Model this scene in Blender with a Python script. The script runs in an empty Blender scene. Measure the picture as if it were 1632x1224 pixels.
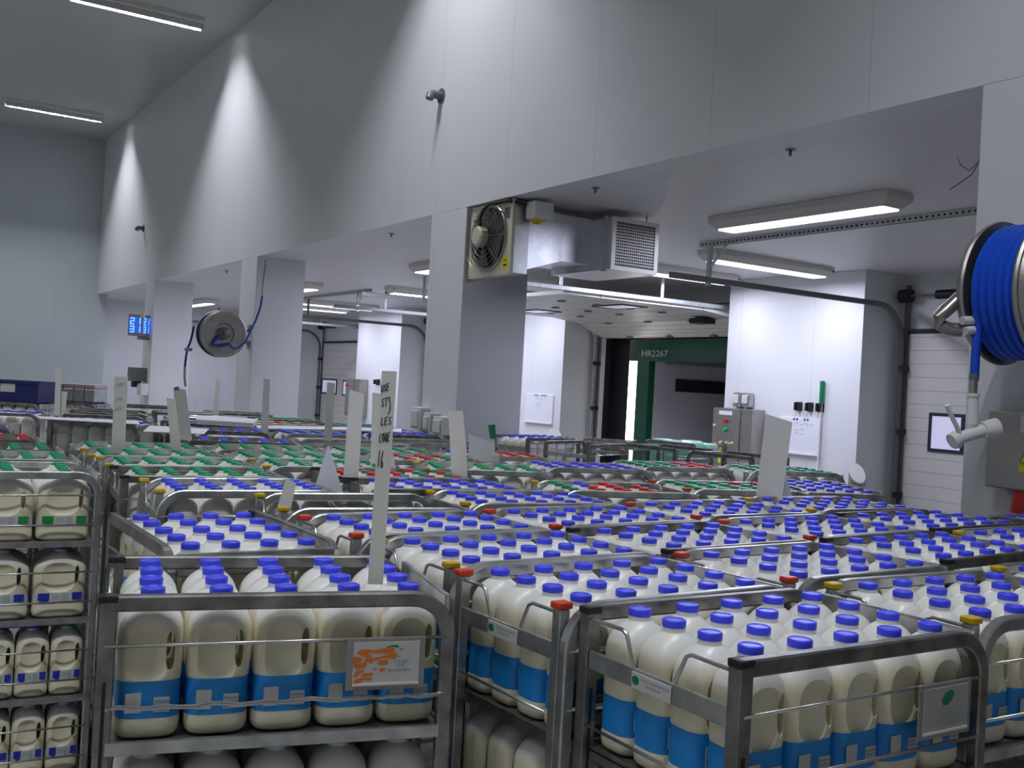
import bpy, bmesh, math, random
from mathutils import Vector, Matrix
random.seed(7)
S = bpy.context.scene
C = S.collection
PI = math.pi
# ------------------------------------------------------------------ camera
FPX = 1637.12
CAM = Vector((0, 0, 1.7))
AX_R = Vector((0.8400803, -0.5396712, 0.0549557))
AX_U = Vector((-0.0481276, 0.0267594, 0.9984827))
AX_F = Vector((0.5403229, 0.8414505, 0.0034931))
cam = bpy.data.cameras.new('camera')
cam.sensor_width = 36.0
cam.lens = FPX / 1632 * 36.0
cam.clip_start = 0.02
camo = bpy.data.objects.new('camera', cam)
C.objects.link(camo)
camo.matrix_world = Matrix.Translation(CAM) @ Matrix((AX_R, AX_U, -AX_F)).transposed().to_4x4()
S.camera = camo


def ray(px, py):
    return AX_R * ((px - 816) / FPX) - AX_U * ((py - 612) / FPX) + AX_F


def at(px, py, d):
    return CAM + ray(px, py) * d


def atz(px, py, z):
    r = ray(px, py)
    return CAM + r * ((z - CAM.z) / r.z)


def atx(px, py, x):
    r = ray(px, py)
    return CAM + r * (x / r.x)


def aty(px, py, y):
    r = ray(px, py)
    return CAM + r * (y / r.y)


# ------------------------------------------------------------------ world, exposure
S.view_settings.view_transform = 'Standard'
S.view_settings.look = 'None'
S.view_settings.gamma = 1.0
S.view_settings.use_curve_mapping = False
S.view_settings.exposure = 0.0
wd = bpy.data.worlds.new('overcast_daylight')
S.world = wd
wd.use_nodes = True
wd.node_tree.nodes['Background'].inputs[0].default_value = (1.0, 0.95, 0.9, 1)
wd.node_tree.nodes['Background'].inputs[1].default_value = 5.0
S.cycles.max_bounces = 8
S.cycles.diffuse_bounces = 5
S.cycles.glossy_bounces = 3
S.cycles.caustics_reflective = False
S.cycles.caustics_refractive = False
S.cycles.use_denoising = True
DOCK_LAMP_W = 35.0
HALL_LAMP_W = 97.0
DOCK_COL = (0.77, 0.79, 1.0)
HALL_COL = (0.90, 0.925, 1.0)


# ------------------------------------------------------------------ materials
def mat(name, col, rough=0.5, metal=0.0, noise=0.0, nscale=20.0, bump=0.0, emit=None, spec=0.5, coords='Object'):
    m = bpy.data.materials.new(name)
    m.use_nodes = True
    nt = m.node_tree
    b = nt.nodes['Principled BSDF']
    b.inputs['Base Color'].default_value = (*col, 1)
    b.inputs['Roughness'].default_value = rough
    b.inputs['Metallic'].default_value = metal
    b.inputs['Specular IOR Level'].default_value = spec
    if noise or bump:
        tc = nt.nodes.new('ShaderNodeTexCoord')
        nz = nt.nodes.new('ShaderNodeTexNoise')
        nz.inputs['Scale'].default_value = nscale
        nz.inputs['Detail'].default_value = 4
        nt.links.new(tc.outputs[coords], nz.inputs['Vector'])
        if noise:
            r = nt.nodes.new('ShaderNodeValToRGB')
            r.color_ramp.elements[0].position = 0.3
            r.color_ramp.elements[1].position = 0.7
            r.color_ramp.elements[0].color = (*[c * (1 - noise) for c in col], 1)
            r.color_ramp.elements[1].color = (*[min(1, c * (1 + noise)) for c in col], 1)
            nt.links.new(nz.outputs['Fac'], r.inputs['Fac'])
            nt.links.new(r.outputs['Color'], b.inputs['Base Color'])
        if bump:
            bp = nt.nodes.new('ShaderNodeBump')
            bp.inputs['Strength'].default_value = bump
            bp.inputs['Distance'].default_value = 0.01
            nt.links.new(nz.outputs['Fac'], bp.inputs['Height'])
            nt.links.new(bp.outputs['Normal'], b.inputs['Normal'])
    if emit:
        b.inputs['Emission Color'].default_value = (*emit[0], 1)
        b.inputs['Emission Strength'].default_value = emit[1]
    return m


def panel_mat(name, col, axis, pitch, rough=0.45):
    """White composite wall panels with fine vertical joints every PITCH metres along AXIS (0 x, 1 y)."""
    m = mat(name, col, rough, noise=0.02, nscale=1.5)
    nt = m.node_tree
    b = nt.nodes['Principled BSDF']
    tc = nt.nodes.new('ShaderNodeTexCoord')
    sp = nt.nodes.new('ShaderNodeSeparateXYZ')
    nt.links.new(tc.outputs['Object'], sp.inputs[0])
    md = nt.nodes.new('ShaderNodeMath'); md.operation = 'PINGPONG'
    md.inputs[1].default_value = pitch / 2
    nt.links.new(sp.outputs[axis], md.inputs[0])
    lt = nt.nodes.new('ShaderNodeMath'); lt.operation = 'LESS_THAN'
    lt.inputs[1].default_value = 0.003
    nt.links.new(md.outputs[0], lt.inputs[0])
    mx = nt.nodes.new('ShaderNodeMix'); mx.data_type = 'RGBA'
    mx.inputs[7].default_value = (*[c * 0.78 for c in col], 1)
    src = b.inputs['Base Color'].links[0].from_socket
    nt.links.new(src, mx.inputs[6])
    nt.links.new(lt.outputs[0], mx.inputs[0])
    nt.links.new(mx.outputs[2], b.inputs['Base Color'])
    return m


M_WALL = panel_mat('white_wall_panel', (0.74, 0.75, 0.77), 1, 1.15)
M_WALLF = panel_mat('grey_green_dimmed_panel', (0.44, 0.49, 0.51), 0, 1.15)  # grey-green tone, set darker to offset excess lamp light on the far wall
M_WALLX = panel_mat('white_wall_panel_end', (0.74, 0.75, 0.77), 0, 1.15)
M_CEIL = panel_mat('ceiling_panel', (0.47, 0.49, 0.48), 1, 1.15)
M_DCEIL = panel_mat('dock_ceiling_panel', (0.72, 0.71, 0.72), 0, 1.15)
M_FLOOR = mat('grey_floor', (0.34, 0.34, 0.32), 0.5, noise=0.2, nscale=3)
M_STEEL = mat('galvanised_steel', (0.50, 0.51, 0.50), 0.33, 0.9, noise=0.35, nscale=14, bump=0.04)
M_STEELD = mat('worn_dark_steel', (0.24, 0.235, 0.22), 0.36, 0.85, noise=0.4, nscale=18, bump=0.05)
M_WIRE = mat('bright_wire', (0.62, 0.62, 0.60), 0.28, 0.95, noise=0.15, nscale=30)
M_STAIN = mat('stainless_steel', (0.40, 0.385, 0.35), 0.34, 0.9, noise=0.08, nscale=6)
M_DUCT = mat('duct_steel', (0.72, 0.74, 0.78), 0.38, 0.85, noise=0.12, nscale=9, bump=0.03)
M_TRACK = mat('track_steel', (0.55, 0.57, 0.58), 0.35, 0.85, noise=0.15, nscale=12)
M_GREYM = mat('grey_painted_metal', (0.16, 0.165, 0.17), 0.45, 0.3)
M_CAPB = mat('blue_cap_plastic', (0.065, 0.085, 0.95), 0.32)
M_CAPG = mat('green_cap_plastic', (0.0, 0.33, 0.14), 0.35)
M_CAPR = mat('red_cap_plastic', (0.68, 0.015, 0.015), 0.35)
M_LABB = mat('blue_label', (0.012, 0.27, 0.72), 0.4)
M_LABW = mat('white_label', (0.62, 0.63, 0.60), 0.5)
M_LABG = mat('green_label', (0.01, 0.30, 0.05), 0.4)
M_LABN = mat('navy_label', (0.02, 0.04, 0.42), 0.4)
M_LABR = mat('red_label', (0.5, 0.02, 0.03), 0.4)
M_PRINT = mat('grey_print', (0.34, 0.40, 0.42), 0.5)
M_INK = mat('black_ink', (0.02, 0.02, 0.02), 0.6)
M_BLUEINK = mat('blue_ink', (0.05, 0.08, 0.5), 0.6)
M_PALEINK = mat('pale_blue_ink', (0.38, 0.55, 0.68), 0.6)
M_POSTR = mat('red_post_cap', (0.75, 0.06, 0.02), 0.4)
M_POSTY = mat('yellow_post_cap', (0.70, 0.45, 0.01), 0.4)
M_BLACK = mat('black_plastic', (0.012, 0.012, 0.013), 0.5)
M_RUBBER = mat('black_rubber', (0.02, 0.02, 0.02), 0.7)
M_WHITE = mat('white_plastic', (0.78, 0.78, 0.76), 0.4)
M_CARD = mat('white_card', (0.84, 0.84, 0.78), 0.6)
M_CARDB = mat('bright_white_card', (0.80, 0.80, 0.86), 0.55)
M_CREAM = mat('cream_painted_metal', (0.62, 0.58, 0.44), 0.45)
M_YELLOW = mat('yellow_sign', (0.80, 0.66, 0.01), 0.5)
M_RED = mat('red_plastic', (0.62, 0.02, 0.015), 0.4)
M_GREEN = mat('green_plastic', (0.0, 0.22, 0.09), 0.4)
M_ORANGE = mat('orange_print', (0.82, 0.20, 0.01), 0.5)
M_PLATE = mat('pale_plate', (0.60, 0.59, 0.57), 0.4)
M_PLATED = mat('grey_plate', (0.33, 0.32, 0.29), 0.4, 0.3)
M_PLATEG = mat('dull_plate', (0.44, 0.42, 0.40), 0.4)
M_HOSE = mat('blue_hose', (0.0, 0.075, 0.62), 0.42)
M_HOSED = mat('navy_hose', (0.01, 0.05, 0.30), 0.42)
M_REEL = mat('brushed_reel_steel', (0.40, 0.385, 0.35), 0.35, 0.85, noise=0.1, nscale=8)
M_CRATE = mat('navy_crate', (0.006, 0.012, 0.12), 0.45)
M_MINT = mat('mint_wrap', (0.36, 0.72, 0.58), 0.25)
M_PINK = mat('pink_pack', (0.65, 0.30, 0.32), 0.5)
M_DOOR = mat('door_panel_white', (0.66, 0.65, 0.61), 0.45, noise=0.02)
M_GROOVE = mat('door_groove', (0.30, 0.30, 0.30), 0.6)
M_TRAILG = mat('trailer_green', (0.0, 0.075, 0.04), 0.45)
M_TRAILW = mat('trailer_lining', (0.55, 0.55, 0.60), 0.5, noise=0.05)
M_FLAP = mat('black_shelter_fabric', (0.012, 0.012, 0.016), 0.85)
M_HOUSING = mat('lamp_housing', (0.66, 0.65, 0.60), 0.45)
M_BAFFLE = mat('lamp_baffle', (0.5, 0.5, 0.5), 0.6)
M_GREENLED = mat('green_button', (0.0, 0.5, 0.1), 0.3)
M_GLASS = mat('frosted_window', (0.70, 0.70, 0.90), 0.35, emit=((0.72, 0.70, 0.95), 0.35))
M_DIFF = mat('lit_diffuser', (0.9, 0.9, 0.9), 0.4, emit=((0.92, 0.93, 1.0), 3.0))
M_LED = mat('blue_led_digits', (0.05, 0.15, 0.9), 0.4, emit=((0.10, 0.30, 1.0), 2.2))
M_LEDBG = mat('dark_display', (0.03, 0.08, 0.35), 0.3, emit=((0.05, 0.16, 0.9), 0.5))
M_FAN = mat('fan_blade', (0.10, 0.10, 0.09), 0.4, 0.5)


def milk_mat():
    m = mat('milk_in_bottle', (0.8, 0.76, 0.6), 0.32)
    nt = m.node_tree
    b = nt.nodes['Principled BSDF']
    tc = nt.nodes.new('ShaderNodeTexCoord')
    sp = nt.nodes.new('ShaderNodeSeparateXYZ')
    nt.links.new(tc.outputs['Object'], sp.inputs[0])
    r = nt.nodes.new('ShaderNodeValToRGB')
    e = r.color_ramp.elements
    e[0].position = 0.185; e[0].color = (0.86, 0.80, 0.60, 1)
    e[1].position = 0.215; e[1].color = (0.84, 0.84, 0.79, 1)
    nt.links.new(sp.outputs[2], r.inputs['Fac'])
    nt.links.new(r.outputs['Color'], b.inputs['Base Color'])
    b.inputs['Subsurface Weight'].default_value = 0.35
    b.inputs['Subsurface Radius'].default_value = (1.0, 0.8, 0.45)
    b.inputs['Subsurface Scale'].default_value = 0.02
    return m


M_MILK = milk_mat()


# ------------------------------------------------------------------ mesh builder
class MB:
    def __init__(s):
        s.bm = bmesh.new()
        s.mats = []

    def mi(s, m):
        if m not in s.mats:
            s.mats.append(m)
        return s.mats.index(m)

    def faces(s, fs, m, smooth=False):
        i = s.mi(m)
        for f in fs:
            f.material_index = i
            f.smooth = smooth

    def box(s, lo, hi, m, bev=0.0, mtx=None):
        vs = [s.bm.verts.new((x, y, z)) for z in (lo[2], hi[2]) for y in (lo[1], hi[1]) for x in (lo[0], hi[0])]
        idx = ((0, 2, 3, 1), (4, 5, 7, 6), (0, 1, 5, 4), (2, 6, 7, 3), (0, 4, 6, 2), (1, 3, 7, 5))
        fs = [s.bm.faces.new([vs[k] for k in q]) for q in idx]
        if mtx is not None:
            bmesh.ops.transform(s.bm, matrix=mtx, verts=vs)
        if bev:
            es = list({e for f in fs for e in f.edges})
            r = bmesh.ops.bevel(s.bm, geom=es, offset=bev, segments=2, affect='EDGES', profile=0.5)
            fs = [f for f in fs if f.is_valid] + [f for f in r['faces'] if f.is_valid]
        s.faces(fs, m)
        return s

    def poly(s, pts, m):
        f = s.bm.faces.new([s.bm.verts.new(p) for p in pts])
        s.faces([f], m)
        return s

    def slab(s, pts, off, m):
        """A flat polygon with real thickness: PTS extruded by the vector OFF."""
        off = Vector(off)
        a = [s.bm.verts.new(p) for p in pts]
        b = [s.bm.verts.new(Vector(p) + off) for p in pts]
        n = len(a)
        fs = [s.bm.faces.new(a[::-1]), s.bm.faces.new(b)]
        fs += [s.bm.faces.new((a[i], a[(i + 1) % n], b[(i + 1) % n], b[i])) for i in range(n)]
        bmesh.ops.recalc_face_normals(s.bm, faces=fs)
        s.faces(fs, m)
        return s

    def loft(s, rings, m, cap=True, smooth=True, closed=False):
        rv = [[s.bm.verts.new(p) for p in r] for r in rings]
        n = len(rv[0])
        fs = []
        pairs = list(zip(rv, rv[1:])) + ([(rv[-1], rv[0])] if closed else [])
        for a, b in pairs:
            for i in range(n):
                j = (i + 1) % n
                fs.append(s.bm.faces.new((a[i], a[j], b[j], b[i])))
        s.faces(fs, m, smooth)
        if cap and not closed:
            s.faces([s.bm.faces.new(rv[0][::-1]), s.bm.faces.new(rv[-1])], m, False)
        return s

    def tube(s, path, w, h=None, m=None, n=8, up=(0, 0, 1), square=False, closed=False, cap=True):
        """Sweep a round (or square) section of half-sizes W across and H along UP down PATH."""
        h = w if h is None else h
        P = [Vector(p) for p in path]
        up = Vector(up)
        rings = []
        k = len(P)
        for i in range(k):
            a = P[(i - 1) % k] if (i > 0 or closed) else P[i]
            b = P[(i + 1) % k] if (i < k - 1 or closed) else P[i]
            t = (b - a).normalized()
            sd = t.cross(up)
            if sd.length < 1e-4:
                sd = t.cross(Vector((1, 0, 0)))
            sd.normalize()
            u = sd.cross(t).normalized()
            if square:
                c = 0.75
                q = [(1, c), (c, 1), (-c, 1), (-1, c), (-1, -c), (-c, -1), (c, -1), (1, -c)]
            else:
                q = [(math.cos(2 * PI * j / n), math.sin(2 * PI * j / n)) for j in range(n)]
            rings.append([P[i] + sd * (w * x) + u * (h * y) for x, y in q])
        s.loft(rings, m, cap=cap, smooth=not square, closed=closed)
        return s

    def cyl(s, a, b, r, m, n=20, r2=None):
        a, b = Vector(a), Vector(b)
        t = (b - a).normalized()
        u = t.orthogonal().normalized()
        v = t.cross(u)
        r2 = r if r2 is None else r2
        ring = lambda c, rr: [c + (u * math.cos(2 * PI * i / n) + v * math.sin(2 * PI * i / n)) * rr for i in range(n)]
        s.loft([ring(a, r), ring(b, r2)], m)
        return s

    def lathe(s, prof, m, n=28, mtx=None):
        """PROF [(radius, height)] turned about Z, then placed by MTX."""
        mtx = mtx or Matrix()
        rings = [[mtx @ Vector((r * math.cos(2 * PI * i / n), r * math.sin(2 * PI * i / n), z)) for i in range(n)] for r, z in prof]
        s.loft(rings, m)
        return s

    def stroke(s, pts, w, org, ex, ey, nrm, m):
        """A pen stroke: flat ribbon of width W through 2-D PTS laid on the plane ORG, EX, EY."""
        P = [org + ex * x + ey * y for x, y in pts]
        for a, b in zip(P, P[1:]):
            d = (b - a)
            if d.length < 1e-6:
                continue
            d.normalize()
            sd = d.cross(nrm).normalized() * (w / 2)
            a2, b2 = a - d * w * 0.4, b + d * w * 0.4
            s.poly([a2 + sd, b2 + sd, b2 - sd, a2 - sd], m)
        return s

    def mesh(s, name, sharp=math.radians(38)):
        bmesh.ops.recalc_face_normals(s.bm, faces=list(s.bm.faces)) if sharp != 'keep' else None
        if isinstance(sharp, float):
            for e in s.bm.edges:
                if len(e.link_faces) == 2 and e.calc_face_angle(0) > sharp:
                    e.smooth = False
        me = bpy.data.meshes.new(name)
        s.bm.to_mesh(me)
        s.bm.free()
        for m in s.mats:
            me.materials.append(m)
        return me


def put(name, me, parent=None, label=None, cat=None, group=None, kind=None):
    if isinstance(me, MB):
        me = me.mesh(name)
    o = bpy.data.objects.new(name, me)
    C.objects.link(o)
    if parent:
        o.parent = parent
    if label: o['label'] = label
    if cat: o['category'] = cat
    if group: o['group'] = group
    if kind: o['kind'] = kind
    return o


def thing(name, label, cat, loc=(0, 0, 0), rz=0.0, group=None):
    o = bpy.data.objects.new(name, None)
    o.empty_display_size = 0.1
    C.objects.link(o)
    o.location = loc
    o.rotation_euler = (0, 0, rz)
    o['label'] = label
    o['category'] = cat
    if group: o['group'] = group
    return o


def local(o):
    """World -> the local frame of thing O (its transform is only location and turn about Z)."""
    m = Matrix.Translation(o.location) @ Matrix.Rotation(o.rotation_euler.z, 4, 'Z')
    return m.inverted()


def structure(name, m):
    return put(name, m, kind='structure')


def arc(c, r, a0, a1, n, ax, ay):
    c, ax, ay = Vector(c), Vector(ax), Vector(ay)
    return [c + ax * (r * math.cos(a0 + (a1 - a0) * i / n)) + ay * (r * math.sin(a0 + (a1 - a0) * i / n)) for i in range(n + 1)]


# ------------------------------------------------------------------ large structure
XW, XF, XB = 4.27, 9.23, 9.9          # bulkhead face, dock wall-block face, dock back wall
ZD, ZC = 3.195, 6.44                  # dock ceiling, hall ceiling
Y0, Y1, XL = -9.0, 23.0, -8.0
YD = 24.6                             # end of the dock strip
structure('floor', MB().box((XL, Y0, -0.1), (XB + 0.15, YD, 0), M_FLOOR))
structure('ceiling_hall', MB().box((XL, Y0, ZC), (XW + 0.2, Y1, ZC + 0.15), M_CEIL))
structure('wall_bulkhead', MB().box((XW, Y0, ZD), (XW + 0.2, Y1, ZC), M_WALL))
structure('ceiling_dock', MB().box((XW + 0.2, Y0, ZD), (XB + 0.15, YD, ZD + 0.15), M_DCEIL))
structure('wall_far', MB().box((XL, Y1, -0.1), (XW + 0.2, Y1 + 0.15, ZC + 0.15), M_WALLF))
structure('wall_far_dock', MB().box((XW + 0.2, YD, -0.1), (XB + 0.15, YD + 0.15, ZD + 0.15), M_WALLX))
structure('wall_far_return', MB().box((XW, Y1 + .151, 0), (XW + 0.2, YD + 0.15, ZD), M_WALL))
structure('wall_near', MB().box((XL, Y0 - 0.15, -0.1), (XB + 0.15, Y0, ZC + 0.15), M_WALLX))
structure('wall_left', MB().box((XL - 0.15, Y0, -0.1), (XL, Y1, ZC + 0.15), M_WALL))
for y in (2.2, 7.5, 12.81, 18.07):
    structure('pillar', MB().box((XW, y, 0), (XW + 0.65, y + 0.62, ZD), M_WALL, 0.006))
BL = [(1.75, 3.8), (7.37, 9.42), (12.95, 15.02), (18.59, 20.69)]
for a, b in BL:
    structure('wall_block', MB().box((XF, a, 0), (XB, b, ZD), M_WALL, 0.004))
OPEN = [(3.8, 7.37), (9.42, 12.95), (15.02, 18.59), (20.69, 24.25)]
DH = 2.56
for a, b in OPEN:
    structure('wall_header', MB().box((XB, a, DH), (XB + 0.15, b, ZD), M_WALL))
structure('wall_back', MB().box((XB, Y0, 0), (XB + 0.15, 3.8, ZD), M_WALL))
for a, b in BL[1:]:
    structure('wall_back', MB().box((XB, a, 0), (XB + 0.15, b, ZD), M_WALL))
structure('wall_back', MB().box((XB, 24.25, 0), (XB + 0.15, YD, ZD), M_WALL))


# ------------------------------------------------------------------ lamps
def area(name, loc, sx, sy, power, col, parent=None):
    l = bpy.data.lights.new(name, 'AREA')
    l.shape = 'RECTANGLE'
    l.size, l.size_y = sx, sy
    l.energy = power
    l.color = col
    o = bpy.data.objects.new(name, l)
    C.objects.link(o)
    o.location = loc
    if parent: o.parent = parent
    return o


def dock_lamp(x, y, along, label, length=1.75):
    t = thing('ceiling_lamp', label, 'lamp', (x, y, ZD), 0 if along == 'x' else PI / 2, 'dock ceiling lamps')
    h = length / 2
    b = MB()
    # trapezoid housing, wide at the ceiling, sloped ends
    top = [(-h, -.14, -.002), (h, -.14, -.002), (h, .14, -.002), (-h, .14, -.002)]
    mid = [(-h, -.14, -.05), (h, -.14, -.05), (h, .14, -.05), (-h, .14, -.05)]
    low = [(-h + .06, -.10, -.105), (h - .06, -.10, -.105), (h - .06, .10, -.105), (-h + .06, .10, -.105)]
    b.loft([top, mid, low], M_HOUSING, smooth=False)
    put('housing', b, t)
    put('diffuser', MB().box((-h + .075, -.088, -.118), (h - .075, .088, -.1051), M_DIFF, 0.004), t)
    for s in (-1, 1):
        put('clip', MB().box((s * (h - .03) - .012, -.146, -.06), (s * (h - .03) + .012, -.1401, -.04), M_GREYM), t)
    area('ceiling_lamp_light', (0, 0, -.122), length - .17, .17, DOCK_LAMP_W, DOCK_COL, t)
    return t


dock_lamp(6.0, 5.41, 'y', 'long lit ceiling lamp before the strut, biggest of the dock lamps')
dock_lamp(8.03, 7.66, 'x', 'lit ceiling lamp crossed by the bracket above the curved door track')
dock_lamp(8.03, 9.06, 'x', 'lit ceiling lamp right of the square ventilation grille')
dock_lamp(6.0, 10.82, 'y', 'lit ceiling lamp mostly hidden behind the pillar with the fan')
dock_lamp(7.93, 13.30, 'x', 'lit ceiling lamp just left of the pillar with the fan')
dock_lamp(7.93, 14.75, 'x', 'lit ceiling lamp over the strut of the closed double-window door')
dock_lamp(6.1, 16.3, 'y', 'small lit ceiling lamp just right of the pillar behind the hose reel')
dock_lamp(7.93, 18.9, 'x', 'far lit ceiling lamp seen as upper thin line beyond the second pillar')
dock_lamp(7.93, 20.3, 'x', 'far lit ceiling lamp seen as lower thin line beyond the second pillar')
dock_lamp(6.15, 22.05, 'y', 'lit ceiling lamp above the hose reel with the steel disc')


def hall_lamp(x, y, label):
    t = thing('batten_lamp', label, 'lamp', (x, y, ZC), 0, 'hall ceiling batten lamps')
    h = 0.83
    b = MB()
    b.box((-h, -.11, -.06), (h, .11, -.001), M_HOUSING)
    put('housing', b, t)
    for s in (-1, 1):
        put('baffle', MB().box((-h, s * .047 - .003, -.142), (h, s * .047 + .003, -.0601), M_BAFFLE), t)
        put('end_plate', MB().box((s * h - (.006 if s > 0 else 0), -.044, -.085), (s * h + (.006 if s < 0 else 0), .044, -.0601), M_BAFFLE), t)
    lv = MB()
    for k in range(13):
        x = -h + .06 + k * (2 * h - .12) / 12
        lv.box((x - .002, -.0438, -.142), (x + .002, .0438, -.100), M_BAFFLE)
    put('louvre', lv, t)  # cross blades added to cut the beam along the lamp
    put('tube', MB().cyl((-h + .04, 0, -.078), (h - .04, 0, -.078), .013, M_DIFF, 12), t)
    area('batten_lamp_light', (0, 0, -.094), 2 * h - .1, .03, HALL_LAMP_W, HALL_COL, t)
    return t


ROWS = ((2.93, ''), (-1.2, 'of unseen added second row beside that '), (-5.3, 'of unseen added third row beside that '))  # second and third rows are unseen, added to raise the ambient light
for y, w in ((-5.6, 'added behind the camera'), (1.0, 'above the nearest trolleys'), (7.6, 'before the bigger wall pipe stub'), (14.1, 'larger of the two in view'), (20.75, 'smaller one by the far wall')):  # lamps behind the camera are unseen, added for frontal light
    for x, w2 in ROWS:
        hall_lamp(x if y > 5 or x < 0 else 1.7, y, 'lit batten lamp ' + (w2 if w2 else 'on the hall ceiling ') + w)  # unseen near lamps set off the bulkhead to spare it light

# ------------------------------------------------------------------ milk trolley parts
TL_, TW_, TH_ = 0.645, 0.42, 1.30
LX, LY = TL_ / 2, TW_ / 2
SHELF = (0.18, 0.465, 0.755, 1.04)
TB, TA = 0.011, 0.014      # half section of the frame tube: across, in the plane


# tube() sweeps with UP = y, so W runs in the plane of the frame and H across it
def frame_mesh(square):
    R = 0.075
    zt = TH_ - TA
    xa, xb = -LX + TA, LX - TA
    p = [Vector((xb, 0, 0.14))] + arc((xb - R, 0, zt - R), R, 0, PI / 2, 7, (1, 0, 0), (0, 0, 1))
    if square:
        p += [Vector((xa - .004, 0, zt))]
    else:
        p += arc((xa + R, 0, zt - R), R, PI / 2, PI, 7, (1, 0, 0), (0, 0, 1)) + [Vector((xa, 0, 0.14))]
    return MB().tube(p, TA, TB, M_STEELD if square else M_STEEL, up=(0, 1, 0), square=True).mesh('side_frame')


FR = {s: frame_mesh(s) for s in (True, False)}
ME = {}
ME['post_sq'] = MB().box((-.014, -.014, .1), (.014, .014, 1.292), M_STEELD, .002).box((-.003, -.0155, .2), (.003, -.0135, 1.15), M_BLACK).mesh('gate_post')
ME['post_rd'] = MB().box((-.012, -.012, .1), (.012, .012, 1.286), M_STEEL, .002).mesh('gate_post')
for k, m in (('k', M_BLACK), ('r', M_POSTR), ('y', M_POSTY)):
    b = MB()
    b.box((-.017, -.015, 1.2865), (.017, .015, 1.300), m, .003)
    ME['cap_' + k] = b.mesh('post_cap')
ME['gate_rail'] = MB().box((-LX + .004, -LY + .03, 1.188), (-LX + .012, LY - .03, 1.222), M_STEEL, .002).mesh('gate_rail')
ME['gate_low'] = MB().tube([(-LX + .008, -LY + .03, 1.082), (-LX + .008, LY - .03, 1.082)], .0032, m=M_WIRE).mesh('gate_wire')
ME['end_rail'] = MB().box((LX - .020, -LY + .023, 1.238), (LX - .008, LY - .023, 1.290), M_STEEL, .003).mesh('end_rail')
for k, s in (('f', -1), ('b', 1)):
    y0 = s * (LY - .034)
    p = [(-LX + .008, y0, 1.279), (-LX + .008, y0 - s * .085, 1.280), (-LX + .008, y0 - s * .098, 1.274), (-LX + .008, y0 - s * .122, 1.224)]
    ME['loop_' + k] = MB().tube(p, .0038, m=M_WIRE).mesh('gate_loop')
WAVY = [(-LX + .014 + i * (TL_ - .028) / 24, 0.0035 * math.sin(i * 1.05), 0.0022 * math.sin(i * 1.9)) for i in range(25)]
ME['wire'] = MB().tube([(-LX + .012, 0, 0), (LX - .012, 0, 0)], .0035, m=M_WIRE).mesh('side_wire')
ME['wire_wavy'] = MB().tube(WAVY, .0042, m=M_WIRE).mesh('side_wire')
ME['endwire'] = MB().tube([(LX - .012, -LY + .015, 0), (LX - .012, LY - .015, 0)], .0035, m=M_WIRE).mesh('end_wire')
b = MB().box((-LX + .016, -LY + .006, -.004), (LX - .016, LY - .006, -.001), M_STEEL)
for s in (-1, 1):
    b.box((-LX + .02, s * (LY - .004) - .004, -.020), (LX - .02, s * (LY - .004) + .004, .004), M_STEELD, .001)
for x in (-LX + .016, LX - .02):
    b.box((x, -LY + .01, -.02), (x + .004, LY - .01, .004), M_STEELD)
ME['shelf'] = b.mesh('shelf')
b = MB().cyl((0, 0, .13), (0, 0, .10), .02, M_STEEL, 10)
b.box((-.014, -.022, .05), (.014, -.017, .105), M_STEEL).box((-.014, .017, .05), (.014, .022, .105), M_STEEL)
b.cyl((0, -.014, .05), (0, .014, .05), .05, M_RUBBER, 18)
ME['caster'] = b.mesh('caster')


def plaque_mesh():
    b = MB().box((-LX + .0015, -.052, 1.1885), (-LX + .0039, .052, 1.2175), M_PLATE, .001)
    for i in range(16):
        pass
    pts = [(-LX + .0012, .040 + .010 * math.cos(t * PI / 8), 1.204 + .008 * math.sin(t * PI / 8)) for t in range(16)]
    b.poly(pts, M_GREEN)
    for z, y0, y1 in ((1.2095, -.045, .024), (1.201, -.025, .012)):
        y = y0
        while y < y1:
            w = random.uniform(.004, .009)
            b.box((-LX + .0010, y, z - .0018), (-LX + .0015, min(y + w, y1), z + .0018), M_PRINT)
            y += w + .0025
    return b.mesh('name_plaque')


ME['plaque'] = plaque_mesh()


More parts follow.
